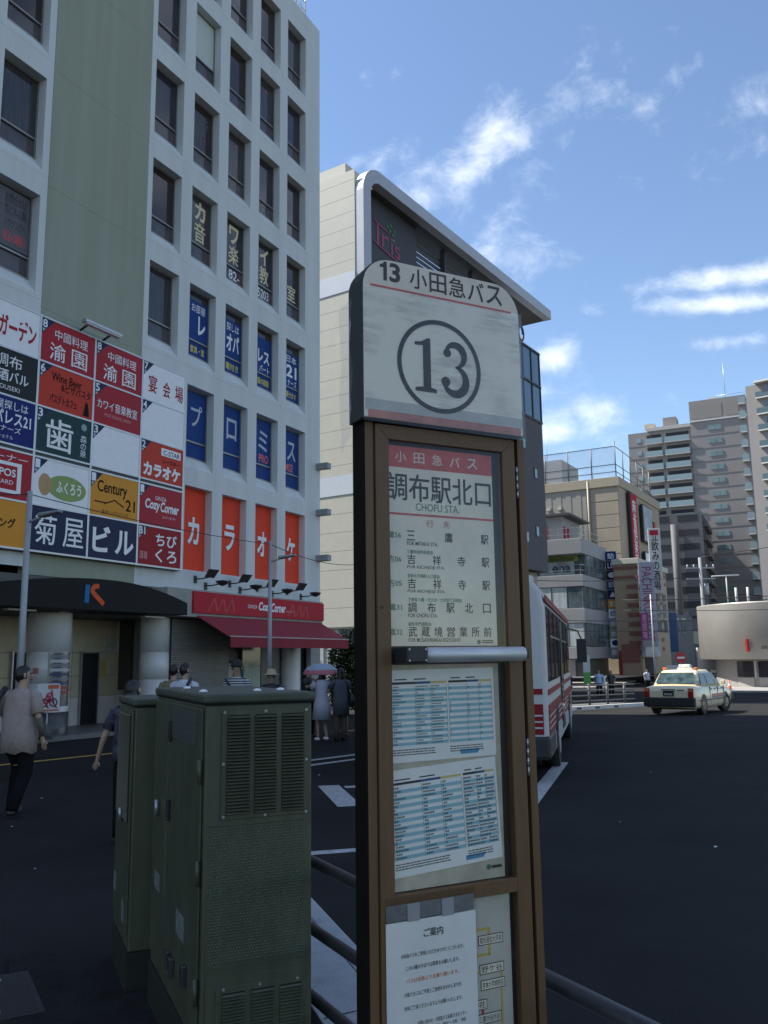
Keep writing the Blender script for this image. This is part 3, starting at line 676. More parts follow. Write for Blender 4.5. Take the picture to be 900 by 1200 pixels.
# rooftop ladder cage
rf = MB()
for x in (9.7, 10.05, 10.4, 10.75): rf.tube([(x, .12, ZT), (x, .12, ZT+1.5)], .025, 6)
for z in (.3, .7, 1.1, 1.5): rf.tube([(9.7, .12, ZT+z), (10.75, .12, ZT+z)], .02, 6)
tag(rf.build('roof_ladder', STEEL, A), kind='stuff')
for z, in ((6.35,), (4.75,), (3.9,)): pass
for k, z in enumerate((8.8, 7.05, 5.35)):   # wall lamps on the far corner
    MB().box(SR-.30, SR-.02, -.50, -.002, z, z+.22).build('corner_lamp', mat('lamp_grey', (.25,.26,.26), .5), A, bevel=.01)
# ground floor: shop front, columns, lobby
TILE = mat('lobby_tile', (.55,.47,.31), .45, var=.12, scale=2.5); TILEW = mat('lobby_tile_white', (.66,.62,.54), .45, var=.08, scale=3)
lobby = MB(); lobby.box(-9, 5.2, 2.0, 2.3, 0, 3.2).box(-9, 11.5, -.02, 2.0, 2.98, 3.82).build('lobby_shell', mat('soffit', (.10,.10,.095), .8), A)
for (x0, x1, z0, z1, m) in [(2.06, 2.75, 2.05, 2.98, TILE)]: pass
for i in range(14):
    for j in range(4):
        x0 = -6.5 + i*.83
        if .2 < x0 < 1.5 and False: continue
        z0 = [0.02, .86, 1.42, 2.06][j]; z1 = [.85, 1.41, 2.05, 2.97][j]
        MB().box(x0, x0+.82, 1.955, 1.995, z0, z1).build('tile', TILEW if j in (0,) or (j == 3 and i % 3 == 0) else TILE, A, bevel=.004)
for (x0, x1) in ((-6.0, -4.2), (-3.9, -2.2), (-.2, .52), (2.10, 2.70)):
    d = MB().box(x0, x1, 1.90, 1.95, 0.02, 2.04).build('doorway', DARK, A); MB().box(x0-.04, x0, 1.88, 1.95, .02, 2.08).build('door_frame', STEEL, d); MB().box(x1, x1+.04, 1.88, 1.95, .02, 2.08).build('door_frame', STEEL, d)
MB().box(3.55, 3.67, 1.5, 1.95, 1.0, 2.97).build('panel', mat('lobby_dark_panel', (.05,.048,.045), .5), A)
MB().box(3.68, 3.74, .2, 1.9, .02, 2.98).build('pilaster', mat('lobby_pilaster', (.30,.29,.27), .5), A)
pn = MB().box(2.85, 3.05, 1.945, 1.953, 1.35, 1.85).build('notice', mat('lobby_notice', (.5,.38,.12), .5), A)
MB().box(3.02, 3.42, 1.940, 1.952, 2.05, 2.5).build('notice', mat('lobby_notice_pale', (.45,.45,.42), .5, var=.5, scale=15), A)
MB().box(-30, 12.2, -.55, 2.0, -.02, .10).build('floor_slab', mat('lobby_floor', (.16,.155,.15), .5, var=.15, scale=3), A, bevel=.01)
COLM = mat('column_panel', (.72,.71,.69), .35, .0, var=.06, scale=3); CBASE = mat('column_base_granite', (.07,.07,.07), .3, var=.3, scale=30)
for cx_, r in ((-.39, .51), (3.27, .40), (-6.2, .5)):
    cm = MB().lathe([(r, .62), (r, 1.29), (r-.004, 1.29), (r-.004, 1.30), (r, 1.30), (r, 2.03), (r-.004, 2.03), (r-.004, 2.04), (r, 2.04), (r, 3.0)], cx_, r*.9, 36).build('column', COLM, A)
    MB().lathe([(r+.012, .10), (r+.012, .62), (r, .62)], cx_, r*.9, 36).build('base', CBASE, cm)
# directory plates wrapped round the first column
dirm = MB().lathe([(.525, .76), (.525, 2.03)], -.39, .46, 18, R_(-132), R_(-62), True).build('directory', mat('directory_steel', (.16,.16,.17), .25, .6, var=.3, scale=12), A)
for k in range(9):
    z = 1.05 + k*.105; mm = [mat('dir_red', (.35,.05,.05), .4), mat('dir_white', (.5,.5,.5), .4), mat('dir_navy', (.05,.07,.15), .4), mat('dir_grey', (.2,.2,.21), .4)][(0, 0, 2, 3, 2, 1, 3, 1, 3)[k]]
    MB().lathe([(.531, z), (.531, z+.07)], -.39, .46, 12, R_(-128), R_(-66), True).build('name_plate', mm, dirm)
MB().lathe([(.522, 1.53), (.522, 1.66)], -.39, .46, 8, R_(-172), R_(-156), True).build('no_smoking_plate', mat('plate_red', (.45,.18,.16), .5), dirm)
# arched entrance canopy with its emblem
CAN = mat('canopy_black', (.014,.014,.015), .6, var=.15, scale=2, spec=.12)
arc_ = [(-9.2 + 12.2*k/24) for k in range(25)]
def arch(x): t = (x+.2)/ (3.2 if x > -.2 else 9.0); return 3.05 + .72*math.sqrt(max(0, 1-t*t)) if x > -.2 else 3.05+.72*math.sqrt(max(0, 1-t*t))
top = [(x, max(3.08, 3.765-(.05 if x > .1 else .027)*(x-.1)**2)) for x in [3.0-12.0*k/40 for k in range(41)]]
cn = MB().prism([(-9.0, 2.96), (3.0, 3.02)] + top, -1.0, -.03).build('canopy', CAN, A, bevel=.01)
lk = MB(); lk.prism([(-.74, 3.17), (-.60, 3.17), (-.58, 3.60), (-.72, 3.60)], -1.012, -1.004); lk.build('emblem', mat('emblem_blue', (.02,.15,.33), .7, spec=.15), cn)
ek = MB(); pts = []
def rib2(mb, pts, y0, y1):
    L, Rr = [], []
    for i, (x, z, w) in enumerate(pts):
        a = pts[max(i-1, 0)]; b = pts[min(i+1, len(pts)-1)]; dx, dz = b[0]-a[0], b[1]-a[1]; l = math.hypot(dx, dz) or 1
        L.append((x-dz/l*w/2, z+dx/l*w/2)); Rr.append((x+dz/l*w/2, z-dx/l*w/2))
    for i in range(len(pts)-1): mb.prism([L[i], Rr[i], Rr[i+1], L[i+1]], y0, y1)
rib2(ek, arc(-.36, 3.47, .14, .11, 60, 200, .10, .12, .12, 10) + [(-.40, 3.36, .12), (-.12, 3.16, .12)], -1.012, -1.004); ek.build('emblem', mat('emblem_orange', (.65,.10,.03), .7, spec=.15), cn)
for x in (-2.6, 1.7): MB().box(x, x+.75, -.7, -.5, 2.93, 2.965).build('soffit_light', mat('tube_light', (.5,.5,.45), .4), cn)
# confectioner's shop: concrete surround, red fascia, awning, shutter and entrance
SH = MB().box(2.68, 10.9, -.56, -.001, 3.02, 3.80).build('fascia_box', mat('fascia_concrete', (.30,.30,.28), .8, var=.2, scale=2), A, bevel=.01)
SHUT = mat('shutter_grey', (.34,.33,.30), .5, .2, var=.1, scale=1, stretch=(.2,1,8))
sh = MB()
for k in range(44): z = .12+k*.065; sh.add([(3.65, .10, z), (6.33, .10, z), (6.33, .075, z+.03), (3.65, .075, z+.03), (6.33, .10, z+.06), (3.65, .10, z+.06)], [(0,1,2,3), (3,2,4,5)])
sht = tag(sh.build('shutter', SHUT, A), kind=None)
lettering('コージーコーナー', 4.4, 5.9, .86, 1.02, .068, mat('shutter_print', (.10,.09,.08), .6), sht); lettering('GINZA COZY CORNER', 4.4, 5.9, .60, .72, .068, mat('shutter_print', (.10,.09,.08), .6), sht)
MB().box(6.34, 11.6, .6, .7, .1, 2.98).build('shop_wall', mat('shop_wall', (.13,.125,.12), .6, var=.15), A)
sd = MB().box(7.55, 8.55, .45, .5, .12, 2.25).build('shop_window', mat('shop_glass', (.16,.20,.18), .08, var=.5, scale=2), A)
MB().box(7.6, 8.5, .42, .45, .35, 1.55).build('curtain', mat('curtain', (.38,.42,.34), .8, var=.25, scale=1.5, stretch=(9,1,.5)), sd)
MB().box(6.75, 7.0, .42, .44, .9, 1.7).build('poster', mat('pale_poster', (.42,.40,.38), .6, var=.3, scale=6), A); MB().box(7.1, 7.4, .40, .44, .5, 1.8).build('poster', mat('blue_poster', (.07,.22,.36), .6, var=.3, scale=6), A)
MB().box(8.6, 9.7, .45, .5, .12, 2.25).build('shop_door', mat('shop_door', (.10,.095,.09), .4), A)
MB().lathe([(.36, .1), (.36, 3.0)], 10.25, .37, 30).build('column', COLM, A)
MB().box(10.65, 11.0, .3, .5, .1, 2.98).build('dark_gap', DARK, A)
MB().box(11.05, 11.66, .02, .2, .1, 3.0).build('pier', mat('pier_grey', (.36,.37,.36), .7), A)
RED = mat('shop_red', (.40,.022,.034), .6, spec=.15, var=.06, scale=2); AWN = mat('awning_canvas', (.24,.018,.03), .85, var=.12, scale=3, bump=.1, bscale=200)
aw = MB(); aw.add([(3.95,-.57,3.06), (10.75,-.57,3.06), (10.95,-1.55,2.45), (4.2,-1.55,2.45), (3.95,-.57,3.03), (10.75,-.57,3.03), (10.95,-1.55,2.42), (4.2,-1.55,2.42)], [(0,3,2,1), (4,5,6,7), (0,4,7,3), (1,2,6,5)])
awo = aw.build('awning', AWN, A)
MB().box(4.2, 10.95, -1.575, -1.552, 2.15, 2.44).build('valance', AWN, awo); MB().box(4.18, 10.97, -1.585, -1.545, 2.442, 2.475).build('front_bar', mat('awning_bar', (.32,.28,.28), .4), awo)
fs = thing('shop_fascia_sign', 'long red shop fascia with white script above the awning', 'sign', (-7.65, 21.66, 0), 26.8)
MB().box(3.72, 10.88, -.63, -.562, 3.13, 3.745).build('panel', RED, fs, bevel=.006)
def script(mb, txt, x0, x1, z0, z1, y, bold=.02): write(mb, txt, x0, x1, z0, z1, y, bold, shear=.12)
sm = MB(); write(sm, 'GINZA', 6.30, 6.80, 3.38, 3.49, -.634, .0); sm.build('lettering', VINYLW, fs)
sm = MB(); script(sm, 'Cozy', 6.86, 7.52, 3.25, 3.60, -.634, .03); sm.build('lettering', VINYLW, fs)
sm = MB(); script(sm, 'Corner', 7.56, 8.40, 3.31, 3.60, -.634, .03); sm.build('lettering', VINYLW, fs)
sm = MB(); write(sm, 'コージーコーナー', 8.45, 9.0, 3.33, 3.40, -.634, 0); sm.build('lettering', VINYLW, fs)
PINK = mat('fascia_ribbon', (.45,.075,.075), .6, spec=.15)
for x0 in (4.35, 8.55):
    rb = MB()
    for k in range(3):
        ribx = [(x0+.42*k+.34*t/10, 3.22+.36*(.5-.5*math.cos(math.pi*t/10)), .05) for t in range(11)]; rib2(rb, ribx, -.634, -.6325)
        rib2(rb, [(x0+.42*k+.32, 3.58, .08), (x0+.42*k+.42, 3.22, .08)], -.6347, -.634)
    tag(rb.build('ribbon_motif', PINK, fs), kind='stuff')
# spotlights over the fascia
LAMPB = mat('lamp_black', (.025,.026,.028), .45, .2)
spots = [(4.515, 4.173, 1), (5.002, 4.006, 0), (6.185, 4.158, 1), (6.728, 3.995, 0), (7.666, 4.115, 1), (8.531, 3.983, 0), (9.439, 4.117, 1), (10.325, 3.988, 0)]
ords = ['first', 'second', 'third', 'fourth', 'fifth', 'sixth', 'seventh', 'eighth']
for i, (x, z, up) in enumerate(spots):
    p = Vector((-7.65, 21.66, 0)) + hd(26.8)*x
    s_ = thing('spotlight', f'black bracket spotlight above the red shop fascia, {ords[i]} from the left', 'lamp', (p.x, p.y, z), 26.8, 'spotlights above the shop fascia')
    MB().box(-.06, .06, -.03, -.001, -.12, .10).build('wall_plate', LAMPB, s_)
    MB().tube([(0, -.03, 0), (0, -.28, .0), (.10, -.50, .05)], .018, 8).build('arm', LAMPB, s_)
    if up: MB().add([(-.07,-.44,.02),(.26,-.50,.02),(.36,-.62,.26),(-.02,-.56,.26),(-.02,-.36,.04),(.30,-.42,.04),(.40,-.54,.28),(.03,-.48,.28)], [(0,1,2,3),(7,6,5,4),(0,4,5,1),(1,5,6,2),(2,6,7,3),(3,7,4,0)]).build('head', LAMPB, s_)
    else: MB().lathe([(.02, -.02), (.12, .02), (.20, .10), (.20, .13), (.02, .16)], .15, -.52, 14).build('head', LAMPB, s_)
# wall of tenants' sign panels
SB = thing('tenant_sign_wall', 'large wall of coloured tenant sign panels on the grey building', 'sign board', (-7.65, 21.66, 0), 26.8)
ALU = mat('sign_aluminium', (.50,.51,.52), .4, .5, var=.06)
sx = [-7.05, -5.28, -3.515, -1.745, .036, 1.806, 3.61]; sz = [10.10, 8.98, 7.86, 6.735, 6.61, 5.46, 4.36]
MB().box(-7.08, 3.64, -.19, -.012, 4.33, 10.13).build('backing', mat('sign_backing', (.06,.06,.06), .6), SB)
fm = MB()
for z in sz: fm.box(-7.08, 3.64, -.225, -.191, z-.022, z+.022)
tag(fm.build('frame', ALU, SB), kind='stuff')
for x in sx: 
    MB().box(x-.03, x+.03, -.222, -.191, 4.33, 10.13).build('mullion', ALU, SB)
cR = mat('sign_crimson', (.36,.016,.028), .5, var=.08, scale=1.5, spec=.2); cW = mat('sign_white', (.78,.78,.79), .5, spec=.2, var=.04); cK = mat('sign_black', (.014,.017,.020), .5, spec=.2, var=.2)
cO = mat('sign_vermilion', (.50,.040,.020), .5, spec=.2, var=.08); cN = mat('sign_navy', (.012,.018,.062), .5, spec=.2, var=.15); cT = mat('sign_teal', (.010,.045,.048), .5, spec=.2, var=.12); cY = mat('sign_amber', (.62,.26,.025), .5, spec=.2, var=.06); cB = mat('sign_blue', (.016,.024,.15), .6, spec=.15)
tW = mat('sign_letter_white', (.74,.75,.76), .4, var=.02); tK = mat('sign_letter_black', (.010,.009,.009), .7, spec=.1); tR = mat('sign_letter_red', (.35,.02,.04), .7, spec=.15); tG = mat('sign_letter_green', (.19,.28,.05), .4); tP = mat('sign_letter_pink', (.60,.30,.30), .4)
Yp = -.212
panels = {}
def panel(r, c, m, floor=None, x0=None, x1=None):
    zt, zb = [(10.10, 8.98), (8.98, 7.86), (7.86, 6.735), (6.61, 5.46), (5.46, 4.36)][r]
    a = sx[c]+.03 if x0 is None else x0; b = sx[c+1]-.03 if x1 is None else x1
    o = MB().box(a, b, Yp, -.191, zb+.022, zt-.022).build('sign_panel', m, SB)
    if floor:
        f = MB().prism([(a, zt-.024), (a, zt-.44), (a+.40, zt-.024)], Yp-.004, Yp-.0015).build('floor_tag', cN if m is not cN else cK, o)
        lettering(floor, a+.03, a+.03+.10*len(floor)+.04, zt-.26, zt-.05, Yp-.006, tW, o, .02); lettering('F', a+.04, a+.10, zt-.36, zt-.29, Yp-.006, tW, o, .01)
    return o, a, b, zb+.022, zt-.022
def S(p, body, u0, u1, v0, v1, m, bold=.012, shear=0, line=1.0):
    o, a, b, z0, z1 = p; return lettering(body, a+(b-a)*u0, a+(b-a)*u1, z0+(z1-z0)*v0, z0+(z1-z0)*v1, Yp-.005, m, o, bold, shear=shear, line=line)
p = panel(0, 2, cW, None); S(p, 'ビアガーデン', .02, .95, .22, .72, tR, .03)
for c_ in (3, 4):
    p = panel(0, c_, cR, '8'); S(p, '中國料理', .24, .86, .60, .84, tW, .004); S(p, '渝', .16, .45, .10, .50, tW, .012); S(p, '園', .56, .86, .10, .52, tW, .004)
p = panel(0, 5, cW, '7'); S(p, '宴', .12, .32, .22, .68, tR, .016); S(p, '会', .46, .64, .22, .64, tR, .02); S(p, '場', .76, .96, .22, .66, tR, .014)
p = panel(1, 2, cK); S(p, '調布', .30, .74, .60, .88, tW, .006); S(p, '日本酒バル', .06, .86, .28, .54, tW, .02); S(p, 'MITSUBOUSEKI', .06, .72, .10, .20, tW, 0)
p = panel(1, 3, cO, '6'); S(p, 'Wine Beer', .22, .78, .66, .86, tK, .01); S(p, '&ピザパスタ', .40, .96, .46, .66, tK, .01); S(p, 'パステトカフェ', .20, .70, .14, .34, tK, .01)
MB().prism([(p[1]+1.42, p[3]+.06), (p[1]+1.62, p[3]+.06), (p[1]+1.60, p[3]+.25), (p[1]+1.55, p[3]+.45), (p[1]+1.53, p[3]+.36), (p[1]+1.49, p[3]+.44), (p[1]+1.47, p[3]+.28)], Yp-.006, Yp-.0025).build('cat_mark', tK, p[0])
p = panel(1, 4, cR, '5'); S(p, 'カワイ音楽教室', .06, .92, .38, .62, tW, .01); S(p, 'MUSIC SCHOOL CHOFU', .22, .78, .22, .30, tP, 0)
p = panel(1, 5, cW, '4')
p = panel(2, 2, cB); S(p, 'お部屋探しは', .10, .88, .72, .92, tW, .004); S(p, 'レオパレス21', .04, .94, .40, .70, tW, .02); S(p, 'パートナーズ', .10, .78, .24, .37, tW, .008); S(p, 'インターナショナル', .08, .66, .08, .17, tW, 0)
p = panel(2, 3, cT, '3'); S(p, '歯', .16, .66, .10, .82, tW, .016); S(p, '森\nの\n泉', .80, .92, .10, .62, tW, 0, line=.9); 
dk = MB(); dk.tube([(p[1]+1.48, Yp-.003, p[3]+.88), (p[1]+1.48, Yp-.006, p[3]+.88)], .09, 16); dk.build('round_mark', mat('teal_mark', (.22,.32,.33), .4), p[0])
p = panel(2, 4, cW, '3')
p = panel(2, 5, cO, '2'); S(p, 'カラオケ', .06, .94, .08, .44, tW, .05); MB().box(p[1]+.82, p[1]+1.64, Yp-.004, Yp-.0012, p[3]+.76, p[3]+.98).build('name_strip', tW, p[0]); S(p, 'C-STAR', .52, .92, .73, .86, tK, .01); S(p, 'シースター', .50, .92, .50, .62, tK, .02)
p = panel(3, 2, cR); S(p, 'コーナー', .20, .92, .78, .92, tW, 0); MB().box(p[1]+.52, p[1]+1.42, Yp-.004, Yp-.0012, p[3]+.12, p[3]+.84).build('card', tW, p[0]); MB().box(p[1]+.64, p[1]+1.30, Yp-.006, Yp-.0045, p[3]+.20, p[3]+.76).build('card', cR, p[0]); lettering('EPOS', p[1]+.68, p[1]+1.26, p[3]+.50, p[3]+.68, Yp-.008, tW, p[0], .02); lettering('CARD', p[1]+.74, p[1]+1.20, p[3]+.32, p[3]+.42, Yp-.008, tW, p[0], 0)
p = panel(3, 3, cW, '1')
lg = MB(); lg.add([(p[1]+1.02+.62*math.cos(2*math.pi*k/30), Yp-.003, p[3]+.50+.31*math.sin(2*math.pi*k/30)) for k in range(30)], [list(range(30))]); lg.build('oval_mark', tG, p[0])
S(p, 'ふくろう', .40, .86, .32, .60, tW, .03)
lg = MB(); lg.add([(p[1]+.34+.19*math.cos(2*math.pi*k/20), Yp-.004, p[3]+.50+.27*math.sin(2*math.pi*k/20)) for k in range(20)], [list(range(20))]); lg.build('tan_mark', mat('mark_tan', (.42,.24,.09), .5), p[0])
p = panel(3, 4, cY, '1'); S(p, 'Century', .14, .76, .48, .84, tK, .015); S(p, '21', .74, .94, .22, .50, tK, .012); S(p, '住まいハウジング', .24, .80, .06, .16, tK, 0)
rl_ = MB(); rib2(rl_, [(p[1]+.15, p[3]+.36, .03), (p[1]+.55, p[3]+.36, .03)], Yp-.005, Yp-.0025); rib2(rl_, [(p[1]+.50, p[3]+.33, .03), (p[1]+.85, p[3]+.47, .03), (p[1]+1.2, p[3]+.33, .03)], Yp-.008, Yp-.0055); rl_.build('roof_mark', tK, p[0])
p = panel(3, 5, cR, '1'); S(p, 'GINZA', .36, .62, .66, .76, tW, 0); S(p, 'Cozy', .12, .46, .34, .66, tW, .03, .1); S(p, 'Corner', .48, .92, .38, .64, tW, .03, .1); S(p, 'コージーコーナー', .54, .86, .22, .30, tW, 0)
p = panel(4, 2, cY); S(p, 'ハウジング', .10, .78, .40, .62, tK, .02)
p = panel(4, 3, cN); S(p, '菊', .06, .44, .16, .84, tW, .008); S(p, '屋', .56, .94, .16, .84, tW, .006)
p = panel(4, 4, cN); S(p, 'ビ', .08, .44, .16, .80, tW, .03); S(p, 'ル', .54, .94, .16, .76, tW, .03)
p = panel(4, 5, mat('sign_maroon', (.30,.022,.028), .6, spec=.15), 'B1'); S(p, 'ちび', .40, .90, .52, .86, tW, .016); S(p, 'くろ', .40, .90, .10, .46, tW, .016); S(p, '酒肴', .04, .22, .14, .34, tP, 0)
for r in range(5):
    for c_ in (0, 1): panel(r, c_, (cR, cW, cN, cY, cW)[(r+2*c_) % 5])
bl = thing('sign_wall_lamp', 'slim metal lamp on arms over the top of the sign wall', 'lamp', (-7.65+hd(26.8).x*-.06, 21.66+hd(26.8).y*-.06, 10.13), 26.8)
MB().box(-.64, .64, -.62, -.44, .10, .20).build('housing', STEEL, bl, bevel=.02); MB().box(-.60, .60, -.60, -.46, .08, .102).build('diffuser', WHITE, bl)
for x in (-.45, .35): MB().tube([(x, -.19, 0), (x, -.5, .12)], .03, 8).build('arm', LAMPB, bl)
# ================================================================== store building with the big roof frame
CREAM = mat('cream_cladding', (.47,.45,.375), .6, var=.05, scale=1.2); BAND = mat('white_band', (.52,.55,.60), .5, var=.04)
FRM = mat('roof_frame_grey', (.38,.395,.42), .45, .2, var=.05, scale=.6); CHAR = mat('charcoal_louvre', (.035,.035,.042), .6, var=.1); BRK = mat('dark_brick', (.075,.07,.078), .75, var=.25, scale=3, bump=.3, bscale=8)
BG = -.56
B = thing('store_building', 'cream clad department store with a large curved roof frame', 'building', (-1.29, 46, BG), 33.6)
oz = -BG
MB(oz).box(.04, 7.4, .8, 16, 3.4, 29.58).build('cream_block', mat('cream_core', (.5,.47,.36), .7), B)
z = 29.6; zs = []
while z > 3.5:
    if z > 23.5 and z-1 < 23.4: z2 = 23.45
    else: z2 = z-1.0
    zs.append((z2, z)); z = z2
edges = [29.62, 29.0, 28.02, 27.06, 26.1, 25.1, 24.13, 23.42] + [22.30-1.0*k for k in range(0, 11)] + [11.75] + [10.62-1.02*k for k in range(0, 8)]
edges = sorted(set(edges), reverse=True)
for a, b in zip(edges[:-1], edges[1:]):
    if a-b < .1: continue
    if (a, b) == (23.42, 22.30) or abs(a-11.75) < .01: MB(oz).box(-.06, .038, .16, 16, b+.01, a-.01).build('white_band', BAND, B)
    else: MB(oz).box(-.03, .038, .16, 16, b+.010, a-.006).build('cladding_panel', CREAM, B)
MB(oz).box(.045, 7.4, .16, .8, 3.4, 23.4).build('cladding_return', CREAM, B)
MB(oz).box(.1, 1.5, .9, 3, 29.5, 30.3).build('roof_kerb', CREAM, B)
lowc = MB(oz)
for k in range(60): lowc.prism([(.2+.0, -.56), (.2, -.56+.001), (.2, 3.38), (.26, 3.38), (.26, -.56)], .3+k*.26, .3+k*.26+.13, 'y') if False else lowc.box(.20 if k % 2 else .26, .4, .3+k*.26, .56+k*.26, -.56, 3.38)
tag(lowc.build('corrugated_wall', mat('corrugated_grey', (.40,.41,.41), .5, var=.05), B), kind='stuff')
# the frame: a rounded corner and a long eave
def rounded_path(r, x0, x1, zt, zb, n=10):
    p = [(x0, zb), (x0, zt-r)]
    for k in range(1, n+1): a = R_(180-90*k/n); p.append((x0+r+r*math.cos(a), zt-r+r*math.sin(a)))
    return p + [(x1, zt)]
o_ = rounded_path(1.75, 0, 27.0, 30.03, 3.4); i_ = rounded_path(1.0, .74, 27.0, 29.24, 3.4)
fr = MB(oz)
for k in range(len(o_)-1): fr.prism([o_[k], o_[k+1], i_[k+1], i_[k]], -.45, .15)
fr.build('roof_frame', FRM, B, bevel=.02)
sf = MB(oz); sf.box(1.9, 26.98, .152, 2.2, 29.27, 29.9); sf.build('roof_soffit', mat('soffit_dark', (.055,.052,.05), .7), B)
lv = MB(oz)
for k in range(70): lv.box(.76, 7.35, .50, .60, 8.2+k*.30, 8.2+k*.30+.20)
lvp = MB(oz).box(.76, 7.4, .60, .79, 3.4, 29.24).build('recess_panel', CHAR, B); pass
LOGO_R = mat('logo_rose', (.30,.03,.09), .5); LOGO_G = mat('logo_green', (.04,.22,.05), .5)
lg = MB(oz); write(lg, 'Ir', 2.8, 4.1, 26.35, 27.6, .57, .0); rib2(lg, [(2.5, 27.75, .09), (3.0, 27.62, .09), (4.2, 27.5, .08)], .55, .57); rib2(lg, [(2.5, 26.35, .09), (3.4, 26.2, .09), (5.3, 25.95, .09)], .54, .555); lg.build('logo_letters', LOGO_R, lvp)
lg = MB(oz); write(lg, 'is', 4.35, 5.4, 26.2, 27.3, .57, .0); lg.build('logo_letters', LOGO_R, lvp)
for dx, dz in ((0, 0), (.35, -.25), (.75, -.5), (.45, .3), (.95, -.05), (.85, -.95)): MB(oz).ball((4.0+dx*.8, .57, 27.9+dz*.7), .13, .03, .09, 8, 6).build('logo_leaf', LOGO_G, lvp)
for k in range(8): MB(oz).box(7.45, 20.8, .9, 1.0, 25.9+k*.36, 26.12+k*.36).build('slat', mat('slat_dark', (.06,.06,.065), .6), B)
for x in (11, 15, 19): MB(oz).box(x, x+.25, .55, .9, 25.82, 29.2).build('strut', CHAR, B)
MB(oz).box(7.42, 25.15, .0, 15, 8.2, 20.0).build('brick_block', BRK, B)
GLZ = mat('blue_curtain_glass', (.05,.10,.15), .06, 0, var=.3, scale=.6, spec=.8)
gw = MB(oz).box(7.42, 25.15, .02, 15, 20.0, 25.8).build('glass_wall', GLZ, B)
for k in range(12): x = 7.5+k*1.60; MB(oz).box(x-.05, x+.05, -.05, .02, 20.0, 25.8).build('mullion', CHAR, gw)
for z in (20.05, 23.0, 25.78): MB(oz).box(7.42, 25.2, -.07, .018, z-.08, z+.08).build('transom', CHAR, gw)
for s_, z_ in ((23.47, 15.72), (23.33, 11.2), (21.42, 10.58), (21.5, 17.7), (18, 12), (14, 16)):
    w = MB(oz).box(s_-.30, s_+.30, -.04, -.002, z_-.45, z_+.45).build('window', BLACK, B); MB(oz).box(s_-.2, s_+.2, -.055, -.042, z_-.34, z_+.34).build('pane', mat('small_pane', (.20,.30,.32), .08), w)
tb = MB(oz).tube([(22.9+.45*math.cos(R_(a)), .5, 27.0+.62*math.sin(R_(a))) for a in range(0, 361, 20)], .11, 8).build('bracket_ring', mat('bracket_navy', (.03,.04,.07), .5), B)
MB(oz).box(7.42, 24.9, 2.6, 15, -.0, 8.19).build('recessed_base', mat('base_dark', (.06,.06,.06), .7), B)
for x in (8.5, 14, 19, 23.3): MB(oz).box(x, x+1.5, .8, 2.3, 0, 8.19).build('pillar', mat('pillar_beige', (.34,.28,.22), .7, var=.1, scale=1), B)

# ================================================================== bus
BW = mat('bus_white', (.52,.515,.50), .4, spec=.3, var=.04); BRd = mat('bus_red', (.24,.010,.016), .5, spec=.2, var=.05); BGl = mat('bus_glass', (.008,.009,.011), .05, spec=.35); RUB = mat('rubber', (.012,.012,.012), .7); LG = mat('bus_grey', (.40,.41,.42), .4)
bus = thing('bus', 'white and red city bus seen from behind beside the stop', 'bus', (2.28, 12.58, 0), 13.7)
LB, WB = 9.6, 2.3
def prof(ins=0):
    p = [(ins, .34), (ins, 2.45), (.05+ins, 2.72), (.16+ins, 2.86), (.36, 2.95-ins), (1.15, 2.99-ins)]
    return p + [(WB-y, z) for y, z in p[::-1][1:]]
shell = MB().prism(prof(), 0, LB, 'x', smooth=False).build('body', BW, bus, bevel=.06)
MB().box(-.02, 1.5, -.018, WB+.018, .33, .665).build('rear_bumper', mat('bumper_black', (.02,.02,.022), .5), bus, bevel=.05)
for z0, z1, m in ((.68, 1.10, BRd), (1.235, 1.315, BRd)):
    MB().box(-.012, -.002, .07, WB-.07, z0, z1).build('rear_stripe', m, bus); MB().box(.07, LB-.1, -.012, -.002, z0-.02, z1-.02).build('side_stripe', m, bus)
for z in (.76, .845, .93): MB().box(-.016, -.0125, .08, WB-.08, z, z+.022).build('pin_stripe', BW, bus); MB().box(.08, LB-.12, -.016, -.0125, z-.02, z).build('pin_stripe', BW, bus)
MB().box(-.015, -.003, .20, WB-.20, 2.02, 2.70).build('rear_window', BGl, bus, bevel=.004)
MB().box(-.020, -.013, .33, .36, .70, 1.25).build('door_gap', BLACK, bus)
MB().box(-.03, -.002, .28, .42, 1.36, 1.62).build('tail_lamp', BLACK, bus)
MB().box(-.01, -.003, .55, 1.75, .78, 1.16).build('engine_grille', BLACK, bus)
MB().box(.30, LB-.55, -.010, -.002, 1.40, 2.50).build('side_windows', BGl, bus)
for k, x in enumerate((.95, 2.2, 3.5, 4.8, 6.1, 7.4)):
    MB().box(x, x+.045, -.022, -.011, 1.42, 2.48).build('window_bar', BLACK, bus)
    if k < 5: MB().box(x+.1, x+1.2, -.020, -.011, 2.06, 2.09).build('slider_rail', mat('slider_grey', (.15,.15,.15), .4, .5), bus)
MB().box(.2, LB-.3, -.016, -.002, 2.56, 2.66).build('gutter_stripe', BRd, bus)
MB().box(.35, LB-.4, -.014, -.002, .36, .60).build('skirt', LG, bus)
dg = MB().box(4.1, 5.2, -.020, -.003, .45, 2.45).build('door', BGl, bus); MB().box(4.63, 4.67, -.026, -.021, .47, 2.43).build('door_bar', LG, dg)
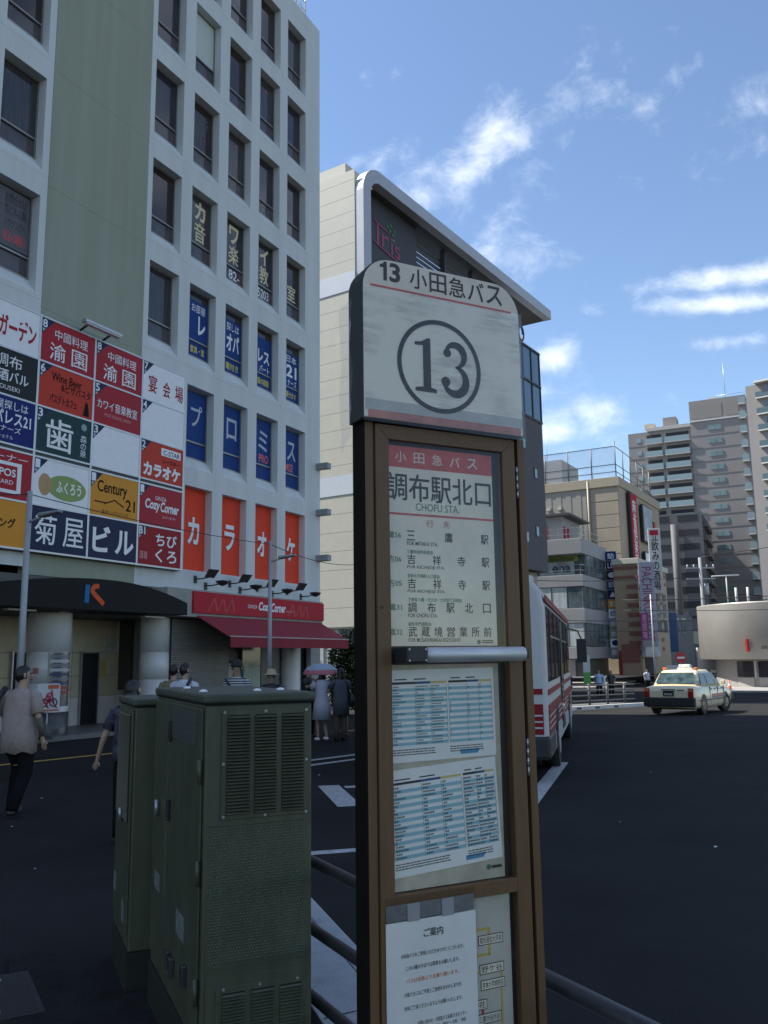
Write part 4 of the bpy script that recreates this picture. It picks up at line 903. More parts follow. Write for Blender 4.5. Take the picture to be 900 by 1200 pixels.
for x in (2.25, 7.6):
    MB().lathe([(.56, -.0), (.56, .01)], 0, 0, 24).v
    ar = MB(); ar.add([(x+.56*math.cos(2*math.pi*k/28), -.018, max(.30, .48+.56*math.sin(2*math.pi*k/28))) for k in range(28)], [list(range(28))]); ar.build('wheel_arch', BLACK, bus)
    for yy in (-.03, WB-.24):
        wh = MB(); wh.tube([(x, yy, .46), (x, yy+.27, .46)], .46, 24); w = wh.build('wheel', RUB, bus)
        MB().tube([(x, yy-.012, .46), (x, yy+.0, .46)], .26, 18).build('rim', LG, w)
mr_ = MB(); mr_.tube([(LB-.15, 0, 2.45), (LB+.15, -.22, 2.4), (LB+.2, -.3, 2.2)], .02, 8); mr_.box(LB+.12, LB+.26, -.42, -.18, 1.62, 2.2); mr_.build('mirror', BLACK, bus, bevel=.03)
for x, y in ((.35, .5), (1.2, .3)): MB().ball((x, y, 2.97), .10, .10, .08, 10, 6).build('roof_marker', BW, bus)
MB().box(1.6, 5.2, .5, 1.8, 2.95, 3.10).build('roof_unit', LG, bus, bevel=.05)

# ================================================================== taxi
TX = mat('taxi_cream', (.72,.63,.43), .22, var=.02, spec=.6); TXG = mat('taxi_glass', (.045,.075,.08), .06, var=.7, scale=4, spec=.3); CHR = mat('chrome', (.6,.6,.6), .15, 1.0, var=.02)
taxi = thing('taxi', 'cream taxi saloon turning on the sunlit far road', 'taxi', (10.05, 29.0, gz(30.3)), 36)
WT = 1.72
def loft(mb, secs, closed=True, caps=True, smooth=True):
    n = len(secs[0][1]); vs = [(x, y, z) for x, ring in secs for y, z in ring]
    fs = []
    for i in range(len(secs)-1):
        for k in range(n if closed else n-1):
            j = (k+1) % n; fs.append((i*n+k, i*n+j, (i+1)*n+j, (i+1)*n+k))
    mb.add(vs, fs, smooth)
    if caps: o = len(mb.v)-len(vs); mb.f += [[o+k for k in range(n)], [o+(len(secs)-1)*n+k for k in range(n)][::-1]]; mb.sm += [False]*2; mb.mi += [mb.cur]*2
def carsec(w, zt, zb, sh):
    i = (WT-w)/2
    p = [(i+.05, zb), (i, zb+.12), (i-.0, zb+.35), (i+.015, sh), (i+.06, zt-.03), (i+.14, zt), (WT/2, zt+.012)]
    return p + [(WT-y, z) for y, z in p[::-1][1:]]
bd = MB(); loft(bd, [(.02, carsec(1.56, .80, .34, .72)), (.06, carsec(1.64, .92, .28, .80)), (.20, carsec(1.70, .955, .25, .84)), (.95, carsec(1.72, .965, .22, .86)), (1.7, carsec(1.72, .95, .21, .86)), (3.2, carsec(1.72, .93, .21, .84)), (4.2, carsec(1.68, .84, .24, .76)), (4.58, carsec(1.6, .76, .30, .68)), (4.66, carsec(1.5, .68, .36, .62))])
body = bd.build('body', TX, taxi, bevel=0)
def cab(w0, z0, w1, z1, zm=None):
    a, b = (WT-w0)/2, (WT-w1)/2; p = [(a, z0), (b, z1-.05), (b+.08, z1), (WT/2, z1+.02)]; return p + [(WT-y, z) for y, z in p[::-1][1:]]
cb = MB(); loft(cb, [(.72, cab(1.50, .94, 1.48, 1.0)), (1.10, cab(1.54, .94, 1.26, 1.40)), (1.30, cab(1.56, .94, 1.24, 1.47)), (2.5, cab(1.56, .93, 1.24, 1.47)), (2.75, cab(1.56, .93, 1.26, 1.40)), (3.35, cab(1.52, .92, 1.48, .96))])
cabin = cb.build('cabin', TX, taxi)
# glass: rear, front and side panes just proud of the cabin
def paneq(pts, name='window_pane', m=TXG): MB().add(pts, [(0,1,2,3)]).build(name, m, cabin)
paneq([(.715, .20, 1.045), (.715, WT-.20, 1.045), (1.03, WT-.29, 1.395), (1.03, .29, 1.395)], 'rear_window')
paneq([(3.35, .24, 1.02), (3.35, WT-.24, 1.02), (2.83, WT-.30, 1.405), (2.83, .30, 1.405)], 'windscreen')
for yy, sg in ((0, 1), (WT, -1)):
    for x0, x1, x2, x3 in ((1.02, 1.72, 1.72, 1.27), (1.80, 2.62, 2.55, 1.80), (2.68, 3.12, 2.72, 2.62)):
        paneq([(x0, yy+sg*(.070), .985), (x1, yy+sg*(.070), .985), (x2, yy+sg*.205, 1.365), (x3, yy+sg*.205, 1.365)], 'side_window')
for y0 in (.34, .95): MB().box(1.25, 1.35, y0, y0+.36, 1.0, 1.22).build('headrest', WHITE, cabin)
MB().box(-.03, .14, .0, WT-.0, .30, .60).build('rear_bumper', mat('bumper_black', (.02,.02,.022), .5), taxi, bevel=.04)
MB().box(4.55, 4.74, .02, WT-.02, .34, .58).build('front_bumper', mat('bumper_black', (.02,.02,.022), .5), taxi, bevel=.04)
for y0 in (.045, WT-.225):
    tl = MB().box(.0, .05, y0, y0+.18, .60, .90).build('tail_light', mat('tail_red', (.30,.012,.015), .2), taxi, bevel=.02); MB().box(-.006, .03, y0+.02, y0+.16, .79, .88).build('indicator', mat('indicator_amber', (.60,.16,.06), .25), tl)
    MB().box(4.55, 4.68, y0, y0+.2, .60, .72).build('headlight', CHR, taxi, bevel=.02)
pl = MB().box(-.004, .03, .68, 1.04, .64, .82).build('number_plate', mat('plate_green', (.012,.03,.018), .4), taxi); lettering('12', .69, 1.0, .66, .75, -.008, WHITE, pl) if False else None
MB().box(-.012, .02, .62, 1.10, .845, .87).build('plate_bar', BLACK, taxi)
for k in range(5): MB().box(.008, .022, .34+k*.05, .375+k*.05, .82, .86).build('badge', BLACK, taxi)
for k in range(4): MB().box(-.007, -.004, .74+k*.07, .78+k*.07, .67, .74).build('plate_digit', mat('plate_ink', (.5,.5,.45), .5), pl)
RS = mat('taxi_stripe_red', (.40,.03,.04), .3); BS_ = mat('taxi_stripe_blue', (.05,.06,.20), .3)
for z0, m in ((.60, RS), (.53, BS_)): MB().box(1.95, 3.5, -.010, .002, z0, z0+.055).build('side_stripe', m, taxi)
for k in range(4): MB().box(1.85+.42*k, 1.98+.42*k, -.006, .012, .80, .84).build('door_handle', BLACK, taxi)
for x, st in ((1.0, 0), (3.62, R_(-18))):
    for yy in (.10, WT-.10):
        w = MB().tube([(0, -.10, 0), (0, -.085, 0), (0, .085, 0), (0, .10, 0)], [.28, .315, .315, .28], 24).build('wheel', RUB, taxi, loc=(x, yy, .315), rz=st); MB().tube([(0, -.106, 0), (0, -.09, 0)], [.16, .20], 18).build('rim', CHR, w); MB().tube([(0, .106, 0), (0, .09, 0)], [.16, .20], 18).build('rim', CHR, w)
    for sg, yy in ((-1, -.004), (1, WT+.004)):
        ar = MB(); ar.add([(x+.36*math.cos(2*math.pi*k/20), yy, max(.2, .33+.36*math.sin(2*math.pi*k/20))) for k in range(20)], [list(range(20))]); ar.build('wheel_arch', BLACK, taxi)
rl_ = MB(); rl_.box(1.85, 2.0, .60, 1.12, 1.49, 1.54); rl_.box(1.86, 1.99, .66, 1.06, 1.54, 1.66); rl_.build('roof_sign', mat('roof_sign_white', (.66,.66,.64), .4, var=.3, scale=14), taxi, bevel=.03)
for y0 in (.26, WT-.40): MB().box(1.35, 1.46, y0, y0+.15, 1.465, 1.56).build('roof_marker', mat('marker_amber', (.55,.15,.03), .4), taxi, bevel=.03)
MB().box(3.0, 3.08, -.16, -.02, .96, 1.10).build('door_mirror', TX, taxi, bevel=.02)
for x in (1.75, 2.65, 3.42): MB().box(x, x+.012, -.004, .03, .34, .90).build('door_seam', BLACK, taxi)
MB().box(.5, 4.2, -.012, .006, .46, .50).build('side_trim', BLACK, taxi)
MB().box(.012, .03, .06, WT-.06, .585, .60).build('boot_seam', BLACK, taxi)
MB().box(.3, 4.3, .15, WT-.15, .2, .5).build('underbody', BLACK, taxi)

# ================================================================== median with railing
kd = hd(43.5); kn = Vector((-kd.y, kd.x, 0)); k0 = Vector((4.0, 31.25, 0))
def kp(t, off, dz): v = k0 + kd*t + kn*off; return (v.x, v.y, gz(v.y)+dz)
def ribbon3(name, t0, t1, o0, o1, dz0, dz1, m, kind='structure', step=1.0, parent=None):
    mb = MB(); n = max(1, int((t1-t0)/step))
    for i in range(n):
        a, b = t0+(t1-t0)*i/n, t0+(t1-t0)*(i+1)/n
        v = [kp(a,o0,dz0), kp(b,o0,dz0), kp(b,o1,dz0), kp(a,o1,dz0), kp(a,o0,dz1), kp(b,o0,dz1), kp(b,o1,dz1), kp(a,o1,dz1)]
        mb.add(v, [(4,5,6,7), (0,1,5,4), (3,7,6,2)] + ([(0,4,7,3)] if i == 0 else []) + ([(1,2,6,5)] if i == n-1 else []))
    o = mb.build(name, m, parent)
    if kind: tag(o, kind=kind)
    return o
KERBP = mat('pale_kerb', (.52,.52,.50), .8, var=.2, scale=3)
kb = ribbon3('median_kerb', -2, 10.8, 0, .22, -.05, .15, KERBP)
for t in (2.6, 3.3, 5.0, 6.4, 7.9): ribbon3('drain_gap', t, t+.35, -.004, -.0, .03, .11, BLACK, None, parent=kb)
ribbon3('median', -2, 10.8, .222, 2.0, -.05, .14, mat('median_paving', (.10,.10,.095), .85, var=.2, scale=2))
fe = thing('median_fence', 'grey pipe fence along the median behind the taxi', 'fence', tuple(kp(0, .9, .14)), 90)
FEN = mat('fence_grey', (.12,.12,.117), .5, .3, var=.1)
base = Vector(kp(0, .9, .14))
for k in range(9):
    p = Vector(kp(-1.5+k*1.5, .9, .14))-base; MB().tube([p, p+Vector((0,0,.86))], .055, 10).build('post', FEN, fe)
for z in (.16, .38, .60, .80):
    MB().tube([Vector(kp(-1.6+i*1.0, .9, .14))-base+Vector((0,0,z)) for i in range(14)], .030, 8).build('rail', FEN, fe)

# ================================================================== far pavement
fp = MB(); z0 = gz(70); fp.prism([(23.0, 65.6), (30.0, 63.0), (70, 50), (110, 75), (60, 120), (26, 88)], z0-.1, z0+.13, 'z'); tag(fp.build('far_pavement', mat('far_paving', (.30,.29,.27), .85, var=.15, scale=1)), kind='structure')
fp = MB(); fp.prism([(4, 78), (17.4, 76.6), (19.5, 78.5), (27, 96), (30, 130), (-10, 130), (-10, 90)], z0-.1, z0+.12, 'z'); tag(fp.build('shop_pavement', mat('far_paving', (.30,.29,.27))), kind='structure')

# ================================================================== corner office with the strip windows
CG = mat('office_grey', (.27,.272,.275), .7, var=.08, scale=.5); CPn = mat('office_glass', (.10,.13,.14), .07, var=.6, scale=.5, spec=.7); CPb = mat('office_blind', (.42,.46,.47), .5, var=.3, scale=.8, stretch=(5,5,.5))
ZB = -.94; oz = -ZB
C_ = thing('corner_office', 'low grey corner office with window strips and terrace railings', 'building', (17.95, 78.75, ZB), 28)
def band(mb, x0, y0, x1, y1, z0, z1): mb.box(x0, x1, y0, y1, z0, z1)
for (z0, z1) in ((11.1, 12.5), (8.1, 9.15), (4.8, 6.1), (1.6, 2.65)): MB(oz).box(0, 9.4, 0, 12, z0, z1).build('storey_band', CG, C_, bevel=.03)
MB(oz).box(3.0, 9.3, 2.6, 11.9, 12.5, 15.1).build('roof_storey', CG, C_)
ro = MB(oz); ro.box(2.2, 9.4, 1.6, 12, 15.1, 15.3); ro.build('roof_slab', mat('roof_dark', (.06,.06,.065), .6), C_)
for y0 in (4.5, 6.1, 7.7): MB(oz).box(2.0, 2.9, y0, y0+1.2, 15.32, 15.7).build('skylight', mat('skylight_pale', (.4,.43,.45), .3), C_)
for (z0, z1) in ((9.15, 11.1), (6.1, 8.1), (2.65, 4.8)): 
    ins = 1.6 if z0 > 9 else .12
    MB(oz).box(ins, 9.3, .12, 11.9, z0, z1).build('glazing', CPn, C_)
    k = 0
    for yy in [ .15+1.45*i for i in range(8)]:
        p_ = MB(oz).box(ins-.04, ins-.005, yy+.05, yy+1.38, z0+.05, z1-.05).build('window', CPb if (k*7+int(z0)) % 3 else CPn, C_); MB(oz).box(ins-.06, ins-.03, yy-.03, yy+.045, z0, z1).build('mullion', FRAME, C_); k += 1
    for xx in [.3+1.5*i for i in range(6)]:
        if xx > ins: MB(oz).box(xx, xx+1.35, .06, .115, z0+.05, z1-.05).build('window', CPn, C_)
MB(oz).box(.4, 9.2, .4, 11.8, 0, 1.6).build('ground_floor', mat('shop_dark', (.05,.05,.05), .6), C_)
for y0, y1, m in ((4.0, 7.0, 'shop_grey_panel'), (1.2, 3.4, 'shop_pale_panel')): MB(oz).box(.30, .39, y0, y1, 0, 1.55).build('shopfront', mat(m, (.16,.16,.16) if 'grey' in m else (.22,.21,.2), .5), C_)
MB(oz).box(1.5, 1.59, 1.2, 4.0, 9.3, 10.9).build('panel', mat('ena_board', (.40,.44,.42), .5), C_); MB(oz).box(1.5, 1.59, .8, 4.3, 10.55, 11.08).build('panel', mat('ena_green', (.22,.30,.06), .5), C_)
def left_write(body, y0, y1, z0, z1, x, m, parent, bold=.01, oz=0):
    mb = MB(oz); write(mb, body, 0, 1, z0, z1, 0, bold, fn=lambda u, v, w: (x, y1-(y1-y0)*u, w)); return mb.build('lettering', m, parent)
left_write('ena', 1.5, 3.3, 9.55, 10.2, 1.49, mat('ena_navy', (.04,.06,.12), .5), C_, .03, oz); left_write('個別', 1.9, 2.8, 10.25, 10.5, 1.49, tR, C_, .01, oz)
MB(oz).box(2.93, 2.99, 4.0, 7.2, 12.65, 14.2).build('banner', mat('banner_orange', (.50,.07,.03), .5), C_); left_write('交通\n事故', 4.2, 7.0, 12.8, 14.1, 2.92, tW, C_, .01, oz)
for x in (3.4, 4.6): MB(oz).box(x, x+.6, 2.54, 2.59, 12.6, 14.2).build('banner', tR, C_)
left_write('ア', 8.2, 10.3, 6.5, 7.8, .06, mat('window_letter', (.05,.09,.16), .5), C_, .02, oz)
def terr(z0, z1, x, y):
    for z in (z0+.45, z1): MB(oz).box(x-.04, x, y, 11.9, z-.03, z+.03).build('railing_bar', STEEL, C_); MB(oz).box(x, 9.3, y-.04, y, z-.03, z+.03).build('railing_bar', STEEL, C_)
    for i in range(7): MB(oz).box(x-.045, x-.002, y+i*1.9, y+i*1.9+.05, z0, z1-.03).build('railing_post', STEEL, C_)
terr(12.5, 13.5, .25, .25); terr(9.15, 10.1, .25, .25)
# stacked name signs on the corner office's far edge
vs_ = thing('stacked_name_sign', 'tall stack of small blue and white name signs on the corner office', 'sign', (17.95+hd(28).x*8.6, 78.75+hd(28).y*8.6, 1.5), 118)
cols_ = [cB, cN, cK, cB, cN, cY, cW, CG, CG, cW, CG]; tx_ = ['塾', 'LBI', '●', '医院', '▲', '喫茶', 'ena', '歯', '整体', '●', '眼']
MB().box(-.0, 1.1, .02, .3, 0, 10.6).build('casing', CG, vs_)
for k in range(11):
    p_ = MB().box(.04, 1.06, -.03, .018, 9.68-k*.95, 10.54-k*.95).build('name_panel', cols_[k], vs_); lettering(tx_[k], .2, .9, 9.85-k*.95, 10.4-k*.95, -.034, tW if cols_[k] not in (cW,) else cB, p_, .01)

# ================================================================== brown store behind it, striped games hall before it
TAN = mat('tan_panel', (.30,.255,.19), .75, var=.08, scale=.6); TAN2 = mat('tan_corrugated', (.27,.25,.215), .7, var=.06, scale=.5)
D_ = thing('tan_store', 'tan windowless store block with a netted roof fence', 'building', (24.7, 90, ZB), 30)
MB(oz).box(0.02, 18.4, 0.02, 34, 0, 19.5).build('core', TAN, D_); MB(oz).box(-.15, 18.5, -.15, 34, 19.5, 20.5).build('parapet', mat('tan_parapet', (.32,.275,.20), .7, var=.1), D_, bevel=.03)
for k, z in enumerate((11.6, 13.0, 14.4, 15.8, 17.2, 18.65)): MB(oz).box(-.03, .018, .05, 3.0, z-.66, z+.66).build('cladding_panel', TAN, D_, bevel=.02)
cor = MB(oz)
for k in range(40): cor.box(-.04 if k % 2 else -.01, .018, 3.5+k*.55, 4.05+k*.55, 10, 19.45)
tag(cor.build('corrugated_cladding', TAN2, D_), kind='stuff')
MB(oz).tube([(-.1, 3.25, 10), (-.1, 3.25, 20.3)], .10, 8).build('downpipe', mat('pipe_tan', (.36,.32,.25), .5), D_)
for k in range(7): MB(oz).box(-.3, -.045, 6.2+k*1.25, 6.6+k*1.25, 17.5, 17.8).build('wall_lamp', mat('lamp_pale', (.45,.43,.38), .5), D_)
MB(oz).box(-.06, -.042, 5.6, 9.0, 15.3, 17.1).build('grey_patch', mat('grey_patch', (.24,.24,.235), .7), D_)
nf = thing('roof_net_fence', 'tall wire net fence on the roof of the tan store', 'fence', (24.7, 90, 20.5), 30)
for k in range(12): MB().tube([(.2, .2+k*2.6, 0), (.2, .2+k*2.6, 3.4 if k else 3.9)], .06, 6).build('post', FEN, nf)
for k in range(1, 6): MB().tube([(.2+k*3, .2, 0), (.2+k*3, .2, 3.4)], .06, 6).build('post', FEN, nf)
for z in (.6, 1.4, 3.35): MB().tube([(.2, .2, z), (.2, 29, z)], .045, 5).build('rail', FEN, nf); MB().tube([(.2, .2, z), (16, .2, z)], .045, 5).build('rail', FEN, nf)
net = MB()
for k in range(240): y = .2+k*.12; net.tube([(.2, y, 0), (.2, y, 3.35)], .011, 3, False)
for k in range(28): z = k*.12; net.tube([(.2, .2, z), (.2, 29, z)], .011, 3, False)
tag(net.build('net', mat('net_wire', (.22,.25,.28), .5), nf), kind='stuff')
MB().box(3, 9, 7, 12, 0, 3.3).build('plant_room', mat('plant_grey', (.25,.27,.29), .7), nf); MB().tube([(2, 9.5, 0), (2, 9.5, 6.5)], .12, 6).build('mast', STEEL, nf); MB().tube([(2, 8.3, 0), (2, 8.3, 7.5)], .03, 5).build('mast', STEEL, nf)
for (x0, x1, z0, z1, m, t, tm) in ((3.0, 5.6, 10.6, 19.2, tR, '麻雀倶楽部', tW), (8.4, 12.5, 14.6, 18.6, mat('billboard_grey', (.30,.33,.37), .5, var=.4, scale=.5), '', None), (8.4, 12.5, 10.2, 13.2, cW, '', None), (13.2, 14.2, 15, 17.2, cO, '', None)):
    o = thing('wall_billboard', {3.0: 'narrow red vertical billboard on the tan store', 13.2: 'small orange billboard beyond the tan store\'s boards'}.get(x0, 'grey picture billboard high on the tan store' if z0 > 14 else 'white billboard below the grey one on the tan store'), 'billboard', (24.7+hd(30).x*x0, 90+hd(30).y*x0, z0), 30)
    MB().box(-.15, x1-x0+.15, -.42, -.16, -.15, z1-z0+.15).build('frame', BLACK, o); MB().box(0, x1-x0, -.46, -.425, 0, z1-z0).build('face', m, o)
    if t: lettering('\n'.join(t), .5, x1-x0-.5, .6, z1-z0-.6, -.47, tm, o, .01, line=.9)
BRN = mat('striped_brick', (.34,.26,.18), .8, var=.1, scale=1.5); RDB = mat('red_brick', (.22,.09,.07), .8, var=.15)
G2 = thing('striped_games_hall', 'tan brick hall with dark red stripes behind the street lamp', 'building', (24.4, 84, ZB), 30)
MB(oz).box(0, 12.4, 0, 2.3, 0, 10.6).build('wall', BRN, G2); MB(oz).box(-.25, 12.5, -.25, 2.4, 10.6, 11.15).build('cornice', mat('cornice_pale', (.42,.40,.34), .7), G2, bevel=.04)
for z in (9.2, 10.1): MB(oz).box(-.06, -.001, .0, 2.3, z, z+.28).build('stripe', RDB, G2); MB(oz).box(0, 12.4, -.06, -.001, z, z+.28).build('stripe', RDB, G2)
for k in range(8): MB(oz).box(-.06, -.001, .0, 1.1, 1.9+k*.9, 2.3+k*.9).build('quoin', RDB, G2)
for i in range(4):
    MB(oz).box(1.6+2.8*i, 3.1+2.8*i, -.05, -.002, 4.2, 8.2).build('window', CPn, G2)
    for k in range(7): MB(oz).box(.3+2.8*i, 1.2+2.8*i, -.06, -.001, 2.3+k*.95, 2.65+k*.95).build('quoin', RDB, G2)
MB(oz).box(-.12, -.003, .2, 1.9, 1.2, 2.9).build('red_panel', RDB, G2); MB(oz).box(-.3, 6, -.4, -.05, 1.7, 3.2).build('shop_sign', mat('hall_sign', (.30,.33,.37), .5, var=.5, scale=.8), G2)
MB(oz).box(-.06, -.002, 1.92, 2.25, -.0, 2.3).build('red_door', mat('red_door', (.25,.02,.02), .5), G2); MB(oz).box(1, 5, -.06, -.002, 0, 1.6).build('dark_entry', DARK, G2)
def vsign(name, label, D, x0, x1, z0, z1, m, text, tm, shear=0, rot=False, h=100):
    y = D; o = thing(name, label, 'sign', (x0, y, z0), h); w = x1-x0; hh = z1-z0
    MB().box(0, w, 0, .25, 0, hh).build('panel', m, o, bevel=.02)
    if rot:
        mb = MB(); write(mb, text, 0, 1, 0, 1, -.012, .01, fn=lambda u, v, q: (w*.18+w*.64*q, v, hh*.94-hh*.88*u)); mb.build('lettering', tm, o)
    elif text: lettering('\n'.join(text), w*.2, w*.8, hh*.05, hh*.95, -.012, tm, o, .012, line=.95)
    return o
PUR = mat('sign_purple', (.16,.03,.16), .5); LIL = mat('sign_lilac', (.27,.29,.36), .5, var=.06)
vsign('vertical_banner', 'long pale lilac banner with sideways purple letters on the striped hall', 82.5, 24.1, 25.5, 2.6, 10.6, LIL, 'PACHINKO&SLOT', mat('letter_plum', (.20,.03,.10), .5), rot=True)
vsign('vertical_sign', 'small purple vertical sign beside the street lamp', 81, 23.55, 24.25, 3.2, 5.7, PUR, '遊技場', mat('letter_pink', (.6,.25,.35), .5))
o = vsign('vertical_sign', 'white vertical sign with black brush lettering and red mark', 88, 26.9, 28.1, 8.0, 14.6, mat('sign_dull_white', (.44,.44,.45), .6), '立飲みの酒場', tK); MB().box(.15, 1.0, -.02, -.005, 5.9, 6.4).build('red_mark', tR, o)
vsign('vertical_sign', 'blue vertical sign far down the shopping street', 100, 32.3, 33.2, 2.2, 6.6, mat('sign_sky_blue', (.02,.07,.17), .5), '', None)
vsign('vertical_sign', 'grey vertical sign beside the blue one in the street', 98, 30.4, 31.1, 1.6, 7.2, mat('sign_pale_grey', (.34,.35,.36), .5), '', None)
sb_ = thing('street_block', 'shaded low buildings lining the narrow shopping street', 'building', (31, 101, ZB), 30)
MB(oz).box(0, 22, 0, 8, 0, 7.0).build('wall', mat('street_dark', (.11,.11,.115), .8, var=.2, scale=.5), sb_)
for i in range(4): MB(oz).box(1+4.5*i, 4+4.5*i, -.05, -.002, 4.6, 6.6).build('window', CPn, sb_)
sb2 = thing('street_block', 'dark wall of houses closing the shopping street', 'building', (33.5, 128, ZB), 95)
MB(oz).box(0, 30, 0, 10, 0, 7).build('wall', mat('street_dark', (.11,.11,.115)), sb2)
for i in range(6):
    for j in range(1): MB(oz).box(1.2+4.6*i, 3.6+4.6*i, -.05, -.002, 3.4+3.2*j, 5.2+3.2*j).build('window', CPn, sb2)

# ================================================================== far blocks of flats
EG = mat('flats_dark', (.105,.105,.11), .8, var=.1, scale=.3); FG = mat('flats_taupe', (.245,.23,.222), .8, var=.06, scale=.2); FLN = mat('flats_line', (.20,.185,.175), .8); BAL = mat('balcony_glass', (.24,.32,.34), .25, var=.1); SLB = mat('balcony_slab', (.55,.55,.54), .7, var=.05)
E_ = thing('dark_flats', 'dark grey block of flats with open galleries behind the hall', 'building', (62.83, 170, ZB), 24)
MB(oz).box(.0, 26, .02, 16, 0, 29.7).build('wall', EG, E_); MB(oz).box(.5, 20, 10.0, 18, 29.7, 35.2).build('upper_block', EG, E_)
for k in range(10):
    z = 1.4+k*2.85
    for (y0, y1) in ((.8, 4.6), (6.2, 10.4)):
        w = MB(oz).box(-.03, -.002, y0, y1, z+1.0, z+2.3).build('gallery', mat('gallery_dark', (.022,.022,.025), .7), E_)
    for xx in (1.2, 6, 11): bl_ = MB(oz).box(xx, xx+3.6, -.9, -.01, z, z+1.1).build('balcony', EG, E_); MB(oz).box(xx+.2, xx+3.4, -.05, -.004, z+1.15, z+2.5).build('gallery', mat('gallery_dark', (.022,.022,.025)), E_)
MB(oz).tube([(-.8, 5.4, 0), (-.8, 5.4, 27.5)], .6, 14).build('stair_drum', mat('drum_grey', (.10,.10,.105), .7), E_)
for k in range(2): MB(oz).box(.45, .498, 11, 14, 30.8+2.7*k, 32.2+2.7*k).build('gallery', mat('gallery_dark', (.022,.022,.025)), E_)
F_ = thing('taupe_tower', 'tall taupe tower of flats with balconies on its left half', 'building', (82.05, 190, ZB), 26.5)
HS, HL = 59.9, 54.8
MB(oz).box(0, 18, 0, 12.2, 0, HS).build('slab', FG, F_); MB(oz).box(.6, 16, 12.2, 26.5, 0, HL-.7).build('wing', FG, F_); MB(oz).box(.1, 16, 12.2, 22.0, HL-.7, HL+.1).build('wing_cornice', mat('cornice_pale2', (.42,.40,.39), .7), F_)
MB(oz).box(-.25, -.002, 0, 12.2, 54.9, 55.2).build('ledge', SLB, F_)
for y0, y1 in ((1.6, 4.3), (5.2, 11.6)): MB(oz).box(-.06, -.002, y0, y1, 55.6, 58.8).build('recess', mat('recess_taupe', (.24,.22,.205), .8), F_)
for k in range(16):
    z = 53.75-3.07*k
    w = MB(oz).box(-.10, -.002, 5.5, 8.45, z-1.15, z).build('window', mat('tower_glass', (.16,.23,.23), .12, var=.2, scale=.4), F_); MB(oz).box(-.13, -.101, 6.93, 7.01, z-1.15, z).build('mullion', FLN, w)
    MB(oz).box(-.05, -.002, 0, 12.2, z-2.25, z-2.05).build('floor_line', FLN, F_)
for k in range(15):
    z = HL-1.9-3.06*k
    for y0, y1 in ((12.5, 18.1), (18.6, 22.5)):
        b = MB(oz).box(-.5, .55, y0, y1, z-2.05, z-1.80).build('balcony', SLB, F_); MB(oz).box(-.52, -.42, y0+.05, y1-.05, z-1.80, z-.70).build('balustrade', BAL, b); MB(oz).box(.5, .59, y0+.3, y1-.3, z-.65, z+.35).build('gallery', mat('gallery_dark', (.022,.022,.025)), b)
    MB(oz).box(.52, .598, 23.6, 24.6, z-1.2, z-.2).build('window', BAL, F_); MB(oz).box(.55, .598, 22.9, 26.5, z-2.15, z-1.95).build('floor_line', FLN, F_)
MB(oz).box(2, 6, 15.5, 18.5, HL+.1, HL+2.6).build('plant_room', FG, F_); MB(oz).box(1, 3, 20.3, 22.6, HL+.1, HL+1.3).build('tank', mat('tank_cream', (.5,.45,.32), .6), F_)
MB(oz).tube([(2, 4.3, HS), (2, 4.3, HS+9)], .07, 5).build('mast', STEEL, F_); MB(oz).box(.5, 4, 6, 8, HS, HS+.6).build('roof_unit', SLB, F_); MB(oz).tube([(.1, 0, HS+.6), (.1, 6, HS+.6)], .05, 5).build('roof_rail', STEEL, F_)
for k in range(17): b = MB(oz).box(-1.2, -.01, .15, 1.5, 57.5-3.3*k, 57.75-3.3*k).build('small_balcony', SLB, F_); MB(oz).box(-1.2, -1.1, .15, 1.5, 57.75-3.3*k, 59.2-3.3*k).build('balustrade', BAL, b)
Gt = thing('balcony_tower', 'tall grey tower with glass balconies at the right edge', 'building', (91.7, 139.1, ZB), 39)
MB(oz).box(0, 16, 0, 30, 0, 51.6).build('wall', FG, Gt); MB(oz).box(-1.3, 4, -1, 28.15, 51.6, 52.0).build('roof_slab', SLB, Gt)
for k in range(17):
    z = 48.9-3.1*k
    for y0, y1 in ((14.5, 28.15), (0.5, 13.5)):
        b = MB(oz).box(-.75, -.005, y0, y1, z-.22, z).build('balcony', SLB, Gt); MB(oz).box(-.75, -.68, y0+.05, y1-.05, z, z+1.05).build('balustrade', mat('balustrade_teal', (.085,.125,.135), .1, spec=.6), b); MB(oz).box(-.06, -.004, y0+.4, y1-1.5, z+.05, z+2.3).build('glazing', CPn, b)
    
